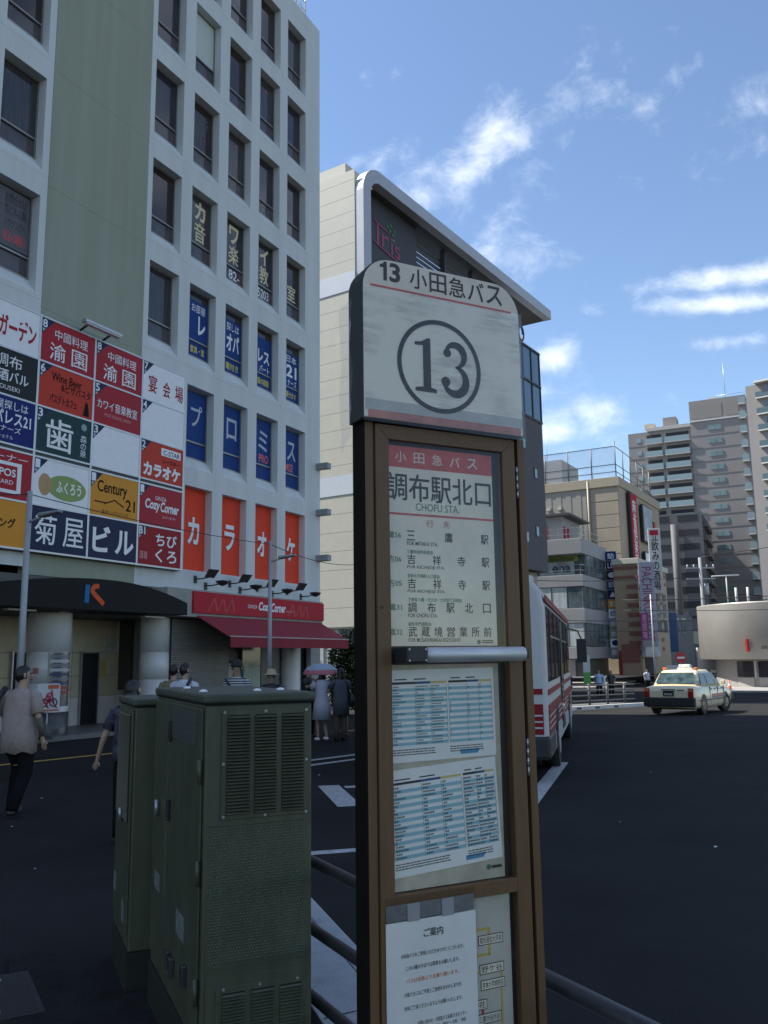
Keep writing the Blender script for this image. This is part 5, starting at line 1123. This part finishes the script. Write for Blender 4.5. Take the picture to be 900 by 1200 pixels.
# ================================================================== round police box
KO = mat('drum_metal_panel', (.335,.318,.295), .42, .3, var=.05, scale=.8)
H_B = thing('round_kiosk', 'round bronze-grey metal clad building at the right', 'building', (34, 75, ZB), 90)
MB(oz).lathe([(6.8, 1.42), (6.85, 1.40), (6.9, 1.45), (6.9, 5.85), (6.9, 5.95), (6.7, 5.95), (6.7, 5.6), (0, 5.6)], 0, 0, 96).build('drum', KO, H_B); MB(oz).lathe([(6.8, 1.42), (0, 1.42)], 0, 0, 48).build('soffit', mat('soffit', (.1,.1,.1)), H_B)
for k in range(14):
    a = R_(180+k*13+6); MB(oz).box(0, .02, 0, .03, 1.5, 5.8)
MB(oz).lathe([(5.7, -.8), (5.7, 1.42)], 0, 0, 48).build('wall', mat('kiosk_wall', (.28,.265,.25), .6, var=.08), H_B)
for k in range(7):
    a0 = 205+k*19; w = MB(oz).lathe([(5.76, -.02), (5.76, 1.22)], 0, 0, 6, R_(a0), R_(a0+15)).build('window', PANE, H_B); MB(oz).lathe([(5.80, -.06), (5.80, 1.28)], 0, 0, 2, R_(a0+16), R_(a0+17.5)).build('frame', mat('kiosk_frame', (.42,.41,.39), .5), H_B)
    MB(oz).lathe([(5.75, -.82), (5.75, -.06)], 0, 0, 6, R_(a0), R_(a0+15)).build('dado', mat('kiosk_dado', (.34,.32,.30), .6), H_B)
MB(oz).lathe([(5.9, -.94), (5.9, -.80)], 0, 0, 40).build('plinth', KERBP, H_B)
def drum_write(body, a0, a1, z0, z1, m, r=6.93, bold=.02):
    mb = MB(oz); write(mb, body, 0, 1, z0, z1, 0, bold, fn=lambda u, v, q: (r*math.cos(R_(a0+(a1-a0)*u)), r*math.sin(R_(a0+(a1-a0)*u)), q)); mb.build('lettering', m, H_B)
drum_write('調布警察署', 235, 248, 2.62, 2.80, INK2); drum_write('調布駅前交番', 231, 256, 2.15, 2.45, INK2)
rb = MB(oz); a = R_(226); rb.box(-7.35, -6.98, -.08, .08, 2.0, 3.0); o = rb.build('red_lamp', mat('red_lamp', (.38,.02,.02), .5), H_B); o.rotation_euler = (0, 0, R_(43))
for x, y, h_ in ((-5.2, -3.4, 1.3), (-4.4, -3.8, 1.3)): MB(oz).tube([(x, y, 5.6), (x, y, 5.9+h_)], .10, 8).build('vent_pipe', SLB, H_B)
MB(oz).tube([(-5.6, -2.6, 5.6), (-5.6, -2.6, 8.3)], .05, 6).tube([(-6.9, -2.9, 8.2), (-4.4, -2.3, 8.35)], .06, 6).build('antenna', SLB, H_B)
# ================================================================== street furniture far off
PG = mat('pole_grey', (.34,.35,.36), .5, .3)
def lamp_post(label, loc, h, heads, name='street_lamp', r=.07):
    o = thing(name, label, 'street lamp', loc, 90, 'street lamps'); MB().tube([(0,0,0), (0,0,h*.5), (0,0,h)], [r*1.2, r, r*.75], 12).build('pole', PG, o)
    for (dx, dy, dz, L) in heads:
        n = MB().tube([(0,0,h+dz), (dx*.35, dy*.35, h+dz+.08)], r*.4, 8).build('arm', PG, o)
        d = Vector((dx, dy, 0)).normalized(); sd = Vector((-d.y, d.x, 0))*.09; a = Vector((dx*.3, dy*.3, h+dz+.06)); b = a+d*L+Vector((0,0,.12*L))
        up = Vector((0,0,.07)); mb = MB(); mb.add([tuple(v) for v in (a-sd, a+sd, b+sd*.7, b-sd*.7, a-sd+up, a+sd+up, b+sd*.7+up*.6, b-sd*.7+up*.6)], [(0,1,2,3), (4,7,6,5), (0,4,5,1), (1,5,6,2), (2,6,7,3), (3,7,4,0)]); mb.build('lamp_head', mat('lamp_head', (.30,.31,.31), .4, .3), o, bevel=.02)
    return o
lamp_post('thin street lamp post before the striped hall, seen over the taxi', (21.28, 70, gz(70)), 7.6, [(1, 0, -1.6, .9)])
up_ = thing('utility_pole', 'grey utility pole with fittings left of the round building', 'pole', (29.08, 80, gz(70)), 90)
MB().tube([(0,0,0), (0,0,11.6)], [.20, .14], 12).build('pole', mat('pole_concrete', (.24,.245,.25), .7), up_)
for z in (10.6, 9.6): MB().box(-1.3, 1.3, -.06, .06, z, z+.1).build('crossarm', PG, up_)
for k in range(5): MB().tube([(-1.2+.6*k, 0, 10.7), (-1.2+.6*k, 0, 10.95)], .06, 8).build('insulator', SLB, up_)
MB().tube([(.35, 0, 8.2), (.35, 0, 9.2)], .28, 12).build('transformer', PG, up_); MB().box(-.9, .9, -.25, .1, 1.4, 3.4).build('pole_sign', SLB, up_)
ns = thing('no_entry_sign', 'red no entry sign on a thin pole beyond the taxi', 'sign', (22.04, 66, gz(66)), 90)
MB().tube([(0, .05, 0), (0, .05, 2.9)], .04, 8).build('pole', PG, ns); MB().tube([(0, 0, 2.55), (0, .03, 2.55)], .42, 24).build('disc', mat('sign_red', (.50,.03,.03), .4), ns); MB().box(-.28, .28, -.008, -.001, 2.48, 2.62).build('bar', WHITE, ns); MB().box(-1.1, .8, .02, .045, 1.7, 2.0).build('sub_plate', SLB, ns)
cn_ = thing('traffic_cone', 'orange traffic cone on the kerb by the round building', 'cone', (25.9, 67, gz(67)+.13), 90)
OR = mat('cone_orange', (.62,.10,.03), .5)
MB().box(-.2, .2, -.2, .2, 0, .03).build('base', OR, cn_); MB().lathe([(.15, .03), (.025, .7), (0, .71)], 0, 0, 16).build('cone', OR, cn_); MB().lathe([(.102, .3), (.072, .46)], 0, 0, 16).build('band', WHITE, cn_)
fl_ = thing('flag_banner', 'narrow white and green flag banner before the shop panels', 'banner', (15.6, 70, gz(70)), 90)
MB().tube([(0,0,0), (0,0,2.9)], .02, 6).build('pole', PG, fl_); MB().box(.02, .55, -.005, .005, 1.5, 2.85).build('cloth', SLB, fl_); MB().box(.02, .55, -.005, .005, .6, 1.499).build('cloth', mat('flag_green', (.10,.34,.06), .6), fl_)
for x, w_, m, lb in ((13.4, .9, cW, 'white pavement board near the left end of the shop'), (14.5, .6, cB, 'blue pavement board beside the white one'), (17.3, .5, cW, 'small white pavement board by the shop corner')):
    o = thing('pavement_board', lb, 'board', (x, 72, gz(70)+.12), 90); MB().box(0, w_, 0, .06, .1, 1.0).build('face', m, o); MB().box(.05, .1, .05, .3, 0, .9).build('leg', BLACK, o); MB().box(w_-.1, w_-.05, .05, .3, 0, .9).build('leg', BLACK, o)
# overhead wires
WIRE = mat('wire_black', (.015,.015,.016), .6)
def wire(label, a, b, sag, r=.018, cat='wire'):
    a, b = Vector(a), Vector(b); pts = [a.lerp(b, k/20) - Vector((0, 0, sag*4*(k/20)*(1-k/20))) for k in range(21)]
    tag(MB().tube(pts, r, 5).build('overhead_wire', WIRE), label, cat, 'overhead wires')
wire('black wire crossing before the round building\'s upper half', (19.0, 70, 6.2), (48, 60, 7.6), .6, .035)
wire('thinner black wire below it across the round building', (19.0, 70, 5.4), (48, 62, 6.0), .5, .025)
wire('upper black wire crossing in front of the corner office', (2, 66, 8.2), (29.0, 80, 8.9), .5, .03); wire('middle black wire crossing in front of the corner office', (2, 66, 5.0), (29.0, 80, 4.9), .2, .03); wire('lower black wire crossing in front of the corner office', (2, 66, 4.2), (29.0, 80, 4.0), .2, .03)
wire('wire slung from the tan store towards the right tower', (29.08, 80, 10.7), (60, 75, 17), .8, .03)
# ================================================================== near street lamps, wire, bicycle sign
lamp_post('street lamp post before the sign wall at the far left', (-5.80, 14.0, 0), 4.55, [(.8, -.35, -.52, .42)], r=.055)
lamp_post('street lamp post before the red awning', (-2.64, 20.0, 0), 4.5, [(.75, -.3, -.50, .42)], r=.05)
wire('thin black wire slung between the two near lamp posts', (-5.8, 14.0, 4.5), (-2.64, 20.0, 4.42), .08, .008); wire('thin black wire leaving the awning lamp post to the right', (-2.64, 20.0, 4.42), (-.6, 32, 5.3), .25, .010); wire('thin black wire leaving the left lamp post out of view', (-5.8, 14.0, 4.5), (-9.5, 10.5, 4.9), .3, .010)
bk = thing('bicycle_parking_sign', 'white standing sign with a red bicycle beside the column', 'sign', (-7.60, 19.98, .10), 40)
brd = MB(); q = []
for cx_, cz_, a0 in ((.22, .66, 270), (.22, 1.16, 0), (-.22, 1.16, 90), (-.22, .66, 180)):
    for k in range(5): a = R_(a0+90*k/4); q.append((cx_+.06*math.cos(a), cz_+.06*math.sin(a)))
brd.prism(q, 0, .02); bo = brd.build('board', mat('bike_board', (.62,.62,.60), .4, var=.04), bk)
bc = MB()
for cx_ in (-.11, .12): 
    pts = [(cx_+.085*math.cos(2*math.pi*k/20), -.008, .80+.085*math.sin(2*math.pi*k/20)) for k in range(21)]; bc.tube(pts, .013, 5)
tag(bc.build('wheel_rings', mat('bike_dark', (.10,.03,.04), .5), bo), kind='stuff')
fb = MB()
for a, b in (((-.11, .80), (-.03, 1.0)), ((-.03, 1.0), (.08, 1.02)), ((.08, 1.02), (.0, .80)), ((.0, .80), (-.03, 1.0)), ((.0, .80), (-.11, .80)), ((.12, .80), (.07, 1.08)), ((-.20, .95), (.0, .68)), ((.20, .68), (.0, .95))): fb.tube([(a[0], -.010, a[1]), (b[0], -.010, b[1])], .014, 6)
tag(fb.build('bicycle_mark', mat('bike_red', (.45,.03,.06), .5), bo), kind='stuff')
MB().box(-.02, .24, -.004, -.0005, 1.10, 1.19).build('caption', mat('bike_orange', (.55,.13,.05), .5), bo); MB().box(-.24, .26, -.004, -.0005, .61, .645).build('caption', mat('bike_orange', (.55,.13,.05)), bo)
MB().tube([(0, .03, .02), (0, .03, .66)], .018, 8).build('pole', STEEL, bk); MB().lathe([(.16, 0), (.16, .05), (.03, .07)], 0, .03, 16).build('base', BLACK, bk)
bol = thing('yellow_bollard', 'short yellow bollard behind the strolling women', 'bollard', (-.97, 21.0, 0), 90)
MB().tube([(0,0,0), (0,0,.62)], .06, 14).build('tube', mat('bollard_yellow', (.42,.32,.03), .5, var=.15), bol); MB().tube([(0,0,.62), (0,0,.72)], .062, 14).build('reflector', mat('reflector_red', (.5,.06,.03), .3), bol)

# ================================================================== foliage
LEAF = mat('leaf_green', (.055,.085,.028), .55, var=.5, scale=2.5)
def leaf_mass(label, name, loc, boxes, n, size, seed, stems):
    rnd = random.Random(seed); o = thing(name, label, 'plant', loc, 90); mb = MB()
    for i in range(n):
        x0, x1, y0, y1, z0, z1 = boxes[rnd.randrange(len(boxes))]
        p = Vector((rnd.uniform(x0, x1), rnd.uniform(y0, y1), rnd.uniform(z0, z1)))
        a = rnd.uniform(0, 6.28); t = rnd.uniform(-.9, .9); L = size*rnd.uniform(.6, 1.3); d = Vector((math.cos(a), math.sin(a), t)).normalized()*L; s_ = Vector((-math.sin(a), math.cos(a), rnd.uniform(-.5, .5))).normalized()*L*.4
        mb.add([tuple(p), tuple(p+d*.5+s_), tuple(p+d), tuple(p+d*.5-s_)], [(0,1,2,3)])
    tag(mb.build('foliage', LEAF, o), kind='stuff'); st = MB()
    for x, y, h in stems: st.tube([(x, y, 0), (x+rnd.uniform(-.1, .1), y, h*.5), (x+rnd.uniform(-.2, .2), y, h)], [.05, .035, .015], 6)
    tag(st.build('stems', mat('bark', (.06,.045,.03), .9), o), kind='stuff'); return o
rnd = random.Random(4)
bx = [(k*.5-.2, k*.5+.75, rnd.uniform(-.5, 0), rnd.uniform(.5, 1), .1+rnd.uniform(0, .3), 2.5+rnd.uniform(0, .8)) for k in range(7)]
leaf_mass('tall dense green hedge beyond the strolling women', 'hedge', (-1.95, 33.2, gz(33)), bx, 22000, .14, 1, [(k*.5, .3, 2.6) for k in range(7)])
leaf_mass('low shrub growing on the roof of the round building', 'roof_shrub', (29.9, 73.5, 4.7), [(k*.5, k*.5+.9, -.8, 1.2, .1, .9+rnd.uniform(0, .8)) for k in range(9)], 3500, .22, 2, [(k*.6, 0, .9) for k in range(7)])

# ================================================================== people
SKIN = mat('skin', (.42,.27,.19), .55, var=.06, scale=20); HAIR = mat('black_hair', (.012,.010,.009), .45, var=.2, scale=60)
def skinned(name, verts, edges, m, parent, sub=1):
    me = bpy.data.meshes.new(name); me.from_pydata([v[0] for v in verts], edges, []); o = bpy.data.objects.new(name, me); col.objects.link(o)
    md = o.modifiers.new('skin', 'SKIN'); md.use_smooth_shade = True; md.branch_smoothing = .4
    for i, v in enumerate(verts):
        sv = me.skin_vertices[0].data[i]; r = v[1]; sv.radius = r if isinstance(r, tuple) else (r, r); sv.use_root = (i == 0)
    if sub: o.modifiers.new('sub', 'SUBSURF').levels = sub; o.modifiers['sub'].render_levels = sub
    dg = bpy.context.evaluated_depsgraph_get(); m2 = bpy.data.meshes.new_from_object(o.evaluated_get(dg)); m2.name = name
    bpy.data.objects.remove(o); bpy.data.meshes.remove(me)
    m2.polygons.foreach_set('use_smooth', [True]*len(m2.polygons)); m2.materials.clear(); m2.materials.append(m)
    r = bpy.data.objects.new(name, m2); col.objects.link(r); r.parent = parent; return r
def person(label, loc, heading, h=1.70, la=None, ra=None, ll=None, rl=None, top=None, bottom=None, shoes=None, hair='short', dress=False, sleeve=.55, turn=0, lean=0, far=False, group=None, top_len=.86, skirt=None, fit=1.0):
    """local y is the way the person faces, x their right; la/ra: (elbow, wrist), ll/rl: (knee, ankle)"""
    o = bpy.data.objects.new('person', None); col.objects.link(o); o.location = loc; o.rotation_euler = (0, 0, R_(-heading)); tag(o, label, 'person', group); k = h/1.70; o.scale = (k, k, k); o.empty_display_size = .1
    la = la or ((-.25, -.02, 1.13), (-.25, .05, .88)); ra = ra or ((.25, -.02, 1.13), (.25, .05, .88)); ll = ll or ((-.10, .02, .49), (-.10, 0, .09)); rl = rl or ((.10, .02, .49), (.10, 0, .09))
    L = lean
    V = [((0,0,.94), (.125,.10)), ((0,L*.3,1.10), (.115,.085)), ((0,L*.7,1.28), (.145,.10)), ((0,L,1.41), (.075,.07)), ((0,L+.01,1.47), .052), ((0,L+.03,1.54), (.066,.078)), ((0,L+.025,1.615), (.074,.088)), ((0,L+.015,1.675), (.05,.06))]
    E_ = [(0,1),(1,2),(2,3),(3,4),(4,5),(5,6),(6,7)]
    def chain(start, pts):
        p = start
        for c, r in pts: V.append((c, r)); E_.append((p, len(V)-1)); p = len(V)-1
        return p
    for sx_, (e, w) in ((-1, la), (1, ra)):
        e, w = Vector(e), Vector(w); d = (w-e).normalized(); hp = w+d*.075; f_ = d
        p = chain(2, [((sx_*.165, L, 1.385), .055), (tuple(e), .037), (tuple(w), .024), (tuple(hp), (.028,.018))])
        if not far:
            side = d.cross(Vector((0,1,0))); side = side.normalized() if side.length > .1 else Vector((1,0,0))
            for q, ln in ((-.024, .065), (-.008, .078), (.008, .074), (.024, .058)): b = hp+side*q; chain(p, [(tuple(b+d*.02), .009), (tuple(b+d*ln*.6), .008), (tuple(b+d*ln+Vector((0,.012,0))), .007)])
            chain(p-0, [(tuple(hp-d*.03+side*.035), .010), (tuple(hp+d*.01+side*.05), .008)])
    for sx_, (kn_, an) in ((-1, ll), (1, rl)):
        an = Vector(an); chain(0, [((sx_*.085, 0, .86), .085), (tuple(kn_), .052), (tuple(an), .036), (tuple(an+Vector((0,.12,-.05))), .03)])
    skinned('body', V, E_, SKIN, o, 1)
    # clothing
    top = top or WHITE
    if not dress:
        mb = MB(); n = 20
        rings = [(top_len-.004, .150, .115, 0), (top_len, .196*fit, .152*fit, 0), (.94, .190*fit, .148*fit, 0), (1.06, .184*fit, .140*fit, 0), (1.18, .182*fit, .132*fit, L*.5), (1.30, .192, .128, L*.8), (1.37, .185, .112, L), (1.415, .140, .092, L), (1.445, .085, .072, L), (1.455, .066, .062, L)]
        vs = [(rx*math.cos(2*math.pi*q/n)*(1+.035*math.sin(5*q+zz*9)), yo+ry*math.sin(2*math.pi*q/n)*(1+.05*math.sin(3*q+zz*7)), zz + (.018*math.sin(q*1.9) if zz <= top_len else 0)) for zz, rx, ry, yo in rings for q in range(n)]
        mb.add(vs, [(i*n+q, i*n+(q+1) % n, (i+1)*n+(q+1) % n, (i+1)*n+q) for i in range(len(rings)-1) for q in range(n)], True)
        for sx_, (e, w) in ((-1, la), (1, ra)):
            s0 = Vector((sx_*.125, L, 1.385)); s1 = Vector((sx_*.185, L, 1.365)); e = Vector(e); w = Vector(w)
            pts = [s0, s1, s1.lerp(e, min(.95, sleeve*1.25))]; rr = [.060, .070, .072]
            if sleeve > .8: pts += [e, e.lerp(w, .85)]; rr += [.060, .045]
            mb.tube([tuple(q) for q in pts], rr, 12)
        mb.build('shirt', top, o)
        if skirt:
            mb = MB(); mb.lathe([(.15, 1.0), (.18, .85), (.23, .50), (.22, .50), (.14, .98)], 0, 0, 20); mb.build('skirt', skirt, o)
        else:
            mb = MB(); n = 18; rings = [(1.02, .145, .11), (.95, .160, .125), (.86, .170, .13), (.79, .150, .11), (.76, .09, .07)]
            mb.add([(rx*math.cos(2*math.pi*q/n), ry*math.sin(2*math.pi*q/n), zz) for zz, rx, ry in rings for q in range(n)], [(i*n+q, (i+1)*n+q, (i+1)*n+(q+1) % n, i*n+(q+1) % n) for i in range(len(rings)-1) for q in range(n)], True)
            for sx_, (kn_, an) in ((-1, ll), (1, rl)):
                a = Vector(an); k2 = Vector(kn_); mb.tube([(sx_*.075, 0, .88), (sx_*.085, 0, .78), tuple(k2+Vector((0, 0, .1))), tuple(k2), tuple(k2.lerp(a, .5)), (a.x, a.y, a.z-.03)], [.088, .097, .090, .086, .076, .068], 14)
            mb.build('trousers', bottom or BLACK, o)
    else:
        mb = MB(); mb.lathe([(.075, 1.44), (.15, 1.40), (.165, 1.28), (.14, 1.08), (.19, .88), (.235, .50), (.225, .50), (.17, .90)], 0, L*.6, 24)
        d = mb.build('dress', top, o)
        for sx_, (e, w) in ((-1, la), (1, ra)): s0 = Vector((sx_*.165, L, 1.385)); MB().tube([tuple(s0), tuple(s0.lerp(Vector(e), .85))], [.075, .07], 12).build('sleeve', top, d)
    for sx_, (kn_, an) in ((-1, ll), (1, rl)): a = Vector(an); MB().ball((a.x, a.y+.055, max(.045, a.z-.045)), .048, .135, .045, 10, 8).build('shoe', shoes or BLACK, o)
    hx = Matrix.Rotation(R_(-turn), 4, 'Z')
    c = Vector((0, L+.02, 1.61))
    if hair in ('short', 'long', 'cap', 'hat'):
        mb = MB(); rx, ry, rz = .083, .100, .107; n, m = 18, 10
        vs = []; 
        for i in range(m+1):
            for kk in range(n):
                t = math.pi*i/m; a = 2*math.pi*kk/n; x, y, z = rx*math.sin(t)*math.cos(a), ry*math.sin(t)*math.sin(a), rz*math.cos(t)
                if y > .03 and z < .045: y = min(y, .035)        # keep the face clear
                if hair != 'long' and z < -.05: x *= .75; y = y*.8-.01
                jt = 1+.035*math.sin(kk*2.7+i*1.9)+.02*math.sin(kk*5.1+i*3.3); v = hx @ Vector((x*jt, (y-.008)*jt, z*jt)); vs.append(tuple(v+c))
        mb.add(vs, [(i*n+kk, (i+1)*n+kk, (i+1)*n+(kk+1) % n, i*n+(kk+1) % n) for i in range(m) for kk in range(n)], True)
        hr = mb.build('hair', HAIR, o)
        if hair == 'long': MB().ball((c.x, c.y-.05, c.z-.14), .095, .06, .20, 14, 8).build('hair_fall', HAIR, hr)
    face = MB(); 
    for q in (-.030, .030): v = hx @ Vector((q, .086, .012)); face.ball(tuple(v+c), .010, .006, .006, 8, 6)
    v = hx @ Vector((0, .088, -.055)); face.ball(tuple(v+c), .020, .005, .005, 8, 6)
    tag(face.build('face_marks', mat('face_dark', (.07,.03,.025), .6), o), kind='stuff')
    nz = MB(); v = hx @ Vector((0, .098, -.018)); nz.ball(tuple(v+c), .012, .018, .020, 8, 6); nz.build('nose', SKIN, o)
    for q in (-1, 1): v = hx @ Vector((q*.083, .0, -.01)); MB().ball(tuple(v+c), .012, .022, .032, 8, 6).build('ear', SKIN, o)
    if hair == 'cap':
        cp = MB(); cp.lathe([(.102, .02), (.104, .06), (.085, .12), (.04, .145), (0, .15)], c.x, c.y-.005, 18); cp.v = [(x, y, z+c.z) for x, y, z in cp.v]; cap = cp.build('cap', mat('cap_black', (.018,.018,.02), .7), o); MB().box(-.075, .075, c.y+.07, c.y+.17, c.z+.035, c.z+.048).build('peak', mat('cap_black', (.018,.018,.02)), cap, bevel=.01)
    if hair == 'hat':
        cp = MB(); cp.lathe([(.185, .035), (.19, .03), (.105, .055), (.104, .10), (.08, .15), (0, .16)], c.x, c.y, 22); cp.v = [(x, y, z+c.z) for x, y, z in cp.v]; cp.build('straw_hat', mat('straw', (.50,.40,.24), .8, var=.15, scale=40), o)
    return o
TAUPE = mat('taupe_cotton', (.32,.26,.235), .85, var=.16, scale=9, bump=.3, bscale=25); DKT = mat('dark_trousers', (.009,.009,.011), .9, var=.2, spec=.1); 
def tattoo(): return mat('tattooed_skin', (.10,.085,.07), .6, var=.4, scale=25)
p1_ = person('man in a taupe T-shirt and dark trousers walking away at the left edge', (-4.38, 10.66, 0), 12, 1.72, la=((-.26, .06, 1.12), (-.24, .16, .90)), ra=((.27, -.05, 1.13), (.29, .02, .88)), ll=((-.10, .16, .50), (-.10, .08, .09)), rl=((.10, .0, .49), (.10, -.22, .12)), top=TAUPE, bottom=DKT, sleeve=.72, turn=45, top_len=.72, fit=1.14)
MB().tube([(-.20, -.02, 1.46), (-.22, -.13, 1.35), (-.24, -.15, 1.05)], .035, 8).build('bag_strap', BLACK, p1_)
MB().tube([(.272, -.045, 1.12), (.281, -.012, 1.0), (.289, .016, .90)], [.043, .038, .029], 12).build('dark_sleeve', tattoo(), p1_)
FLOR = mat('patterned_cotton', (.05,.05,.075), .85, var=.9, scale=14)
person('woman in a dark patterned blouse half hidden behind the smaller green cabinet', (-2.58, 9.0, 0), 15, 1.57, la=((-.29, -.06, 1.10), (-.38, -.02, .88)), top=FLOR, bottom=DKT, hair='long', sleeve=.55)
WSH = mat('white_shirt', (.52,.55,.62), .8, var=.06); OLV = mat('olive_shirt', (.20,.18,.10), .8)
pw = person('man in a white shirt with a dark strap behind the large cabinet', (-3.30, 14.5, 0), 20, 1.72, top=WSH, bottom=DKT, turn=25)
MB().tube([(.12, .0, 1.47), (.14, -.13, 1.38), (.13, -.15, 1.0)], .025, 8).build('bag_strap', BLACK, pw)
person('dark haired person in olive beside the man in the white shirt', (-3.75, 15.6, 0), 10, 1.70, top=OLV, bottom=DKT)
STR = mat('striped_cotton', (.30,.31,.34), .85, var=0)
t_ = STR.node_tree; co = nd(t_, 'ShaderNodeTexCoord'); wv = nd(t_, 'ShaderNodeTexWave', wave_type='BANDS', bands_direction='Z'); wv.inputs['Scale'].default_value = 7.5; t_.links.new(co.outputs['Object'], wv.inputs[0]); rmp = nd(t_, 'ShaderNodeMapRange'); rmp.inputs[1].default_value = .45; rmp.inputs[2].default_value = .55; t_.links.new(wv.outputs['Fac'], rmp.inputs[0]); mx_ = nd(t_, 'ShaderNodeMix', data_type='RGBA'); mx_.inputs[6].default_value = (.03,.035,.05,1); mx_.inputs[7].default_value = (.50,.51,.53,1); t_.links.new(rmp.outputs[0], mx_.inputs[0]); t_.links.new(mx_.outputs[2], t_.nodes['Principled BSDF'].inputs['Base Color'])
ps = person('man in a black cap and striped shirt before the shutter', (-2.66, 15.8, 0), 195, 1.73, top=STR, bottom=DKT, hair='cap', turn=-20)
MB().tube([(.16, .13, 1.42), (0, .16, 1.22), (-.15, .14, 1.02)], .018, 8).build('bag_strap', BLACK, ps)
person('person in a straw hat and black top before the shop window', (-2.28, 17.6, 0), 185, 1.54, top=BLACK, bottom=DKT, hair='hat')
PALE = mat('pale_dress', (.50,.50,.56), .8, var=.06)
pu = person('woman in a pale dress under a parasol', (-1.44, 19.8, 0), 330, 1.58, la=((-.22, .10, 1.18), (-.05, .24, 1.20)), ra=((.24, .05, 1.15), (.12, .24, 1.22)), top=PALE, dress=True, hair='long', rl=((.09, .08, .49), (.09, -.08, .10)), shoes=WHITE)
um = thing('parasol', 'pale blue parasol with a pink rim held by the woman in the pale dress', 'parasol', (-1.47, 19.98, 1.05), 90)
prof_ = [(.40*math.sin(R_(a)), .24*math.cos(R_(a))) for a in range(0, 91, 10)]
cpy = MB(); cpy.lathe([(r, .40+z) for r, z in prof_], 0, 0, 16, smooth=False); cpy.build('canopy', mat('parasol_blue', (.34,.40,.46), .7, var=.05), um); MB().lathe([(.375, .49), (.403, .42), (.405, .39), (.40, .385), (.36, .47)], 0, 0, 16, smooth=False).build('rim', mat('parasol_pink', (.50,.16,.20), .7), um)
MB().tube([(.0, 0, .0), (0, 0, .70)], .012, 8).build('shaft', STEEL, um)
for k in range(8): a = 2*math.pi*k/8; MB().tube([(0, 0, .62), (.2*math.cos(a), .2*math.sin(a), .58), (.37*math.cos(a), .37*math.sin(a), .44)], .006, 5).build('rib', STEEL, um)
GVEST = mat('grey_vest', (.085,.09,.11), .85, var=.15); BRNT = mat('brown_trousers', (.10,.075,.055), .85, var=.1)
pd = person('woman in a long grey vest and brown trousers with a shoulder bag', (-1.02, 19.75, 0), 330, 1.58, la=((-.26, .12, 1.15), (-.34, .28, 1.10)), top=GVEST, bottom=BRNT, hair='long', top_len=.60)
MB().ball((.24, -.04, .95), .07, .15, .17, 12, 8).tube([(.22, -.06, 1.05), (.1, -.12, 1.38), (.05, .0, 1.46)], .014, 6).build('shoulder_bag', BLACK, pd)
person('person in dark clothes left of the parasol', (-1.80, 20.6, 0), 120, 1.60, top=BLACK, bottom=DKT, hair='short', ra=((.25, .12, 1.2), (.12, .25, 1.35)), sleeve=.5)
BSH = mat('light_blue_shirt', (.36,.46,.62), .8, var=.05)
person('man in a light blue shirt walking beyond the median fence', (13.23, 55.15, gz(55)), 200, 1.72, top=BSH, bottom=DKT, far=True, sleeve=.95, rl=((.10, .12, .49), (.10, .15, .09)))
person('person in black walking beside the man in the light blue shirt', (14.6, 57.6, gz(57)), 190, 1.66, top=BLACK, bottom=DKT, far=True, hair='long')
person('person in a white shirt standing below the street lamp', (20.3, 69.0, gz(69)), 160, 1.70, top=WSH, bottom=DKT, far=True)
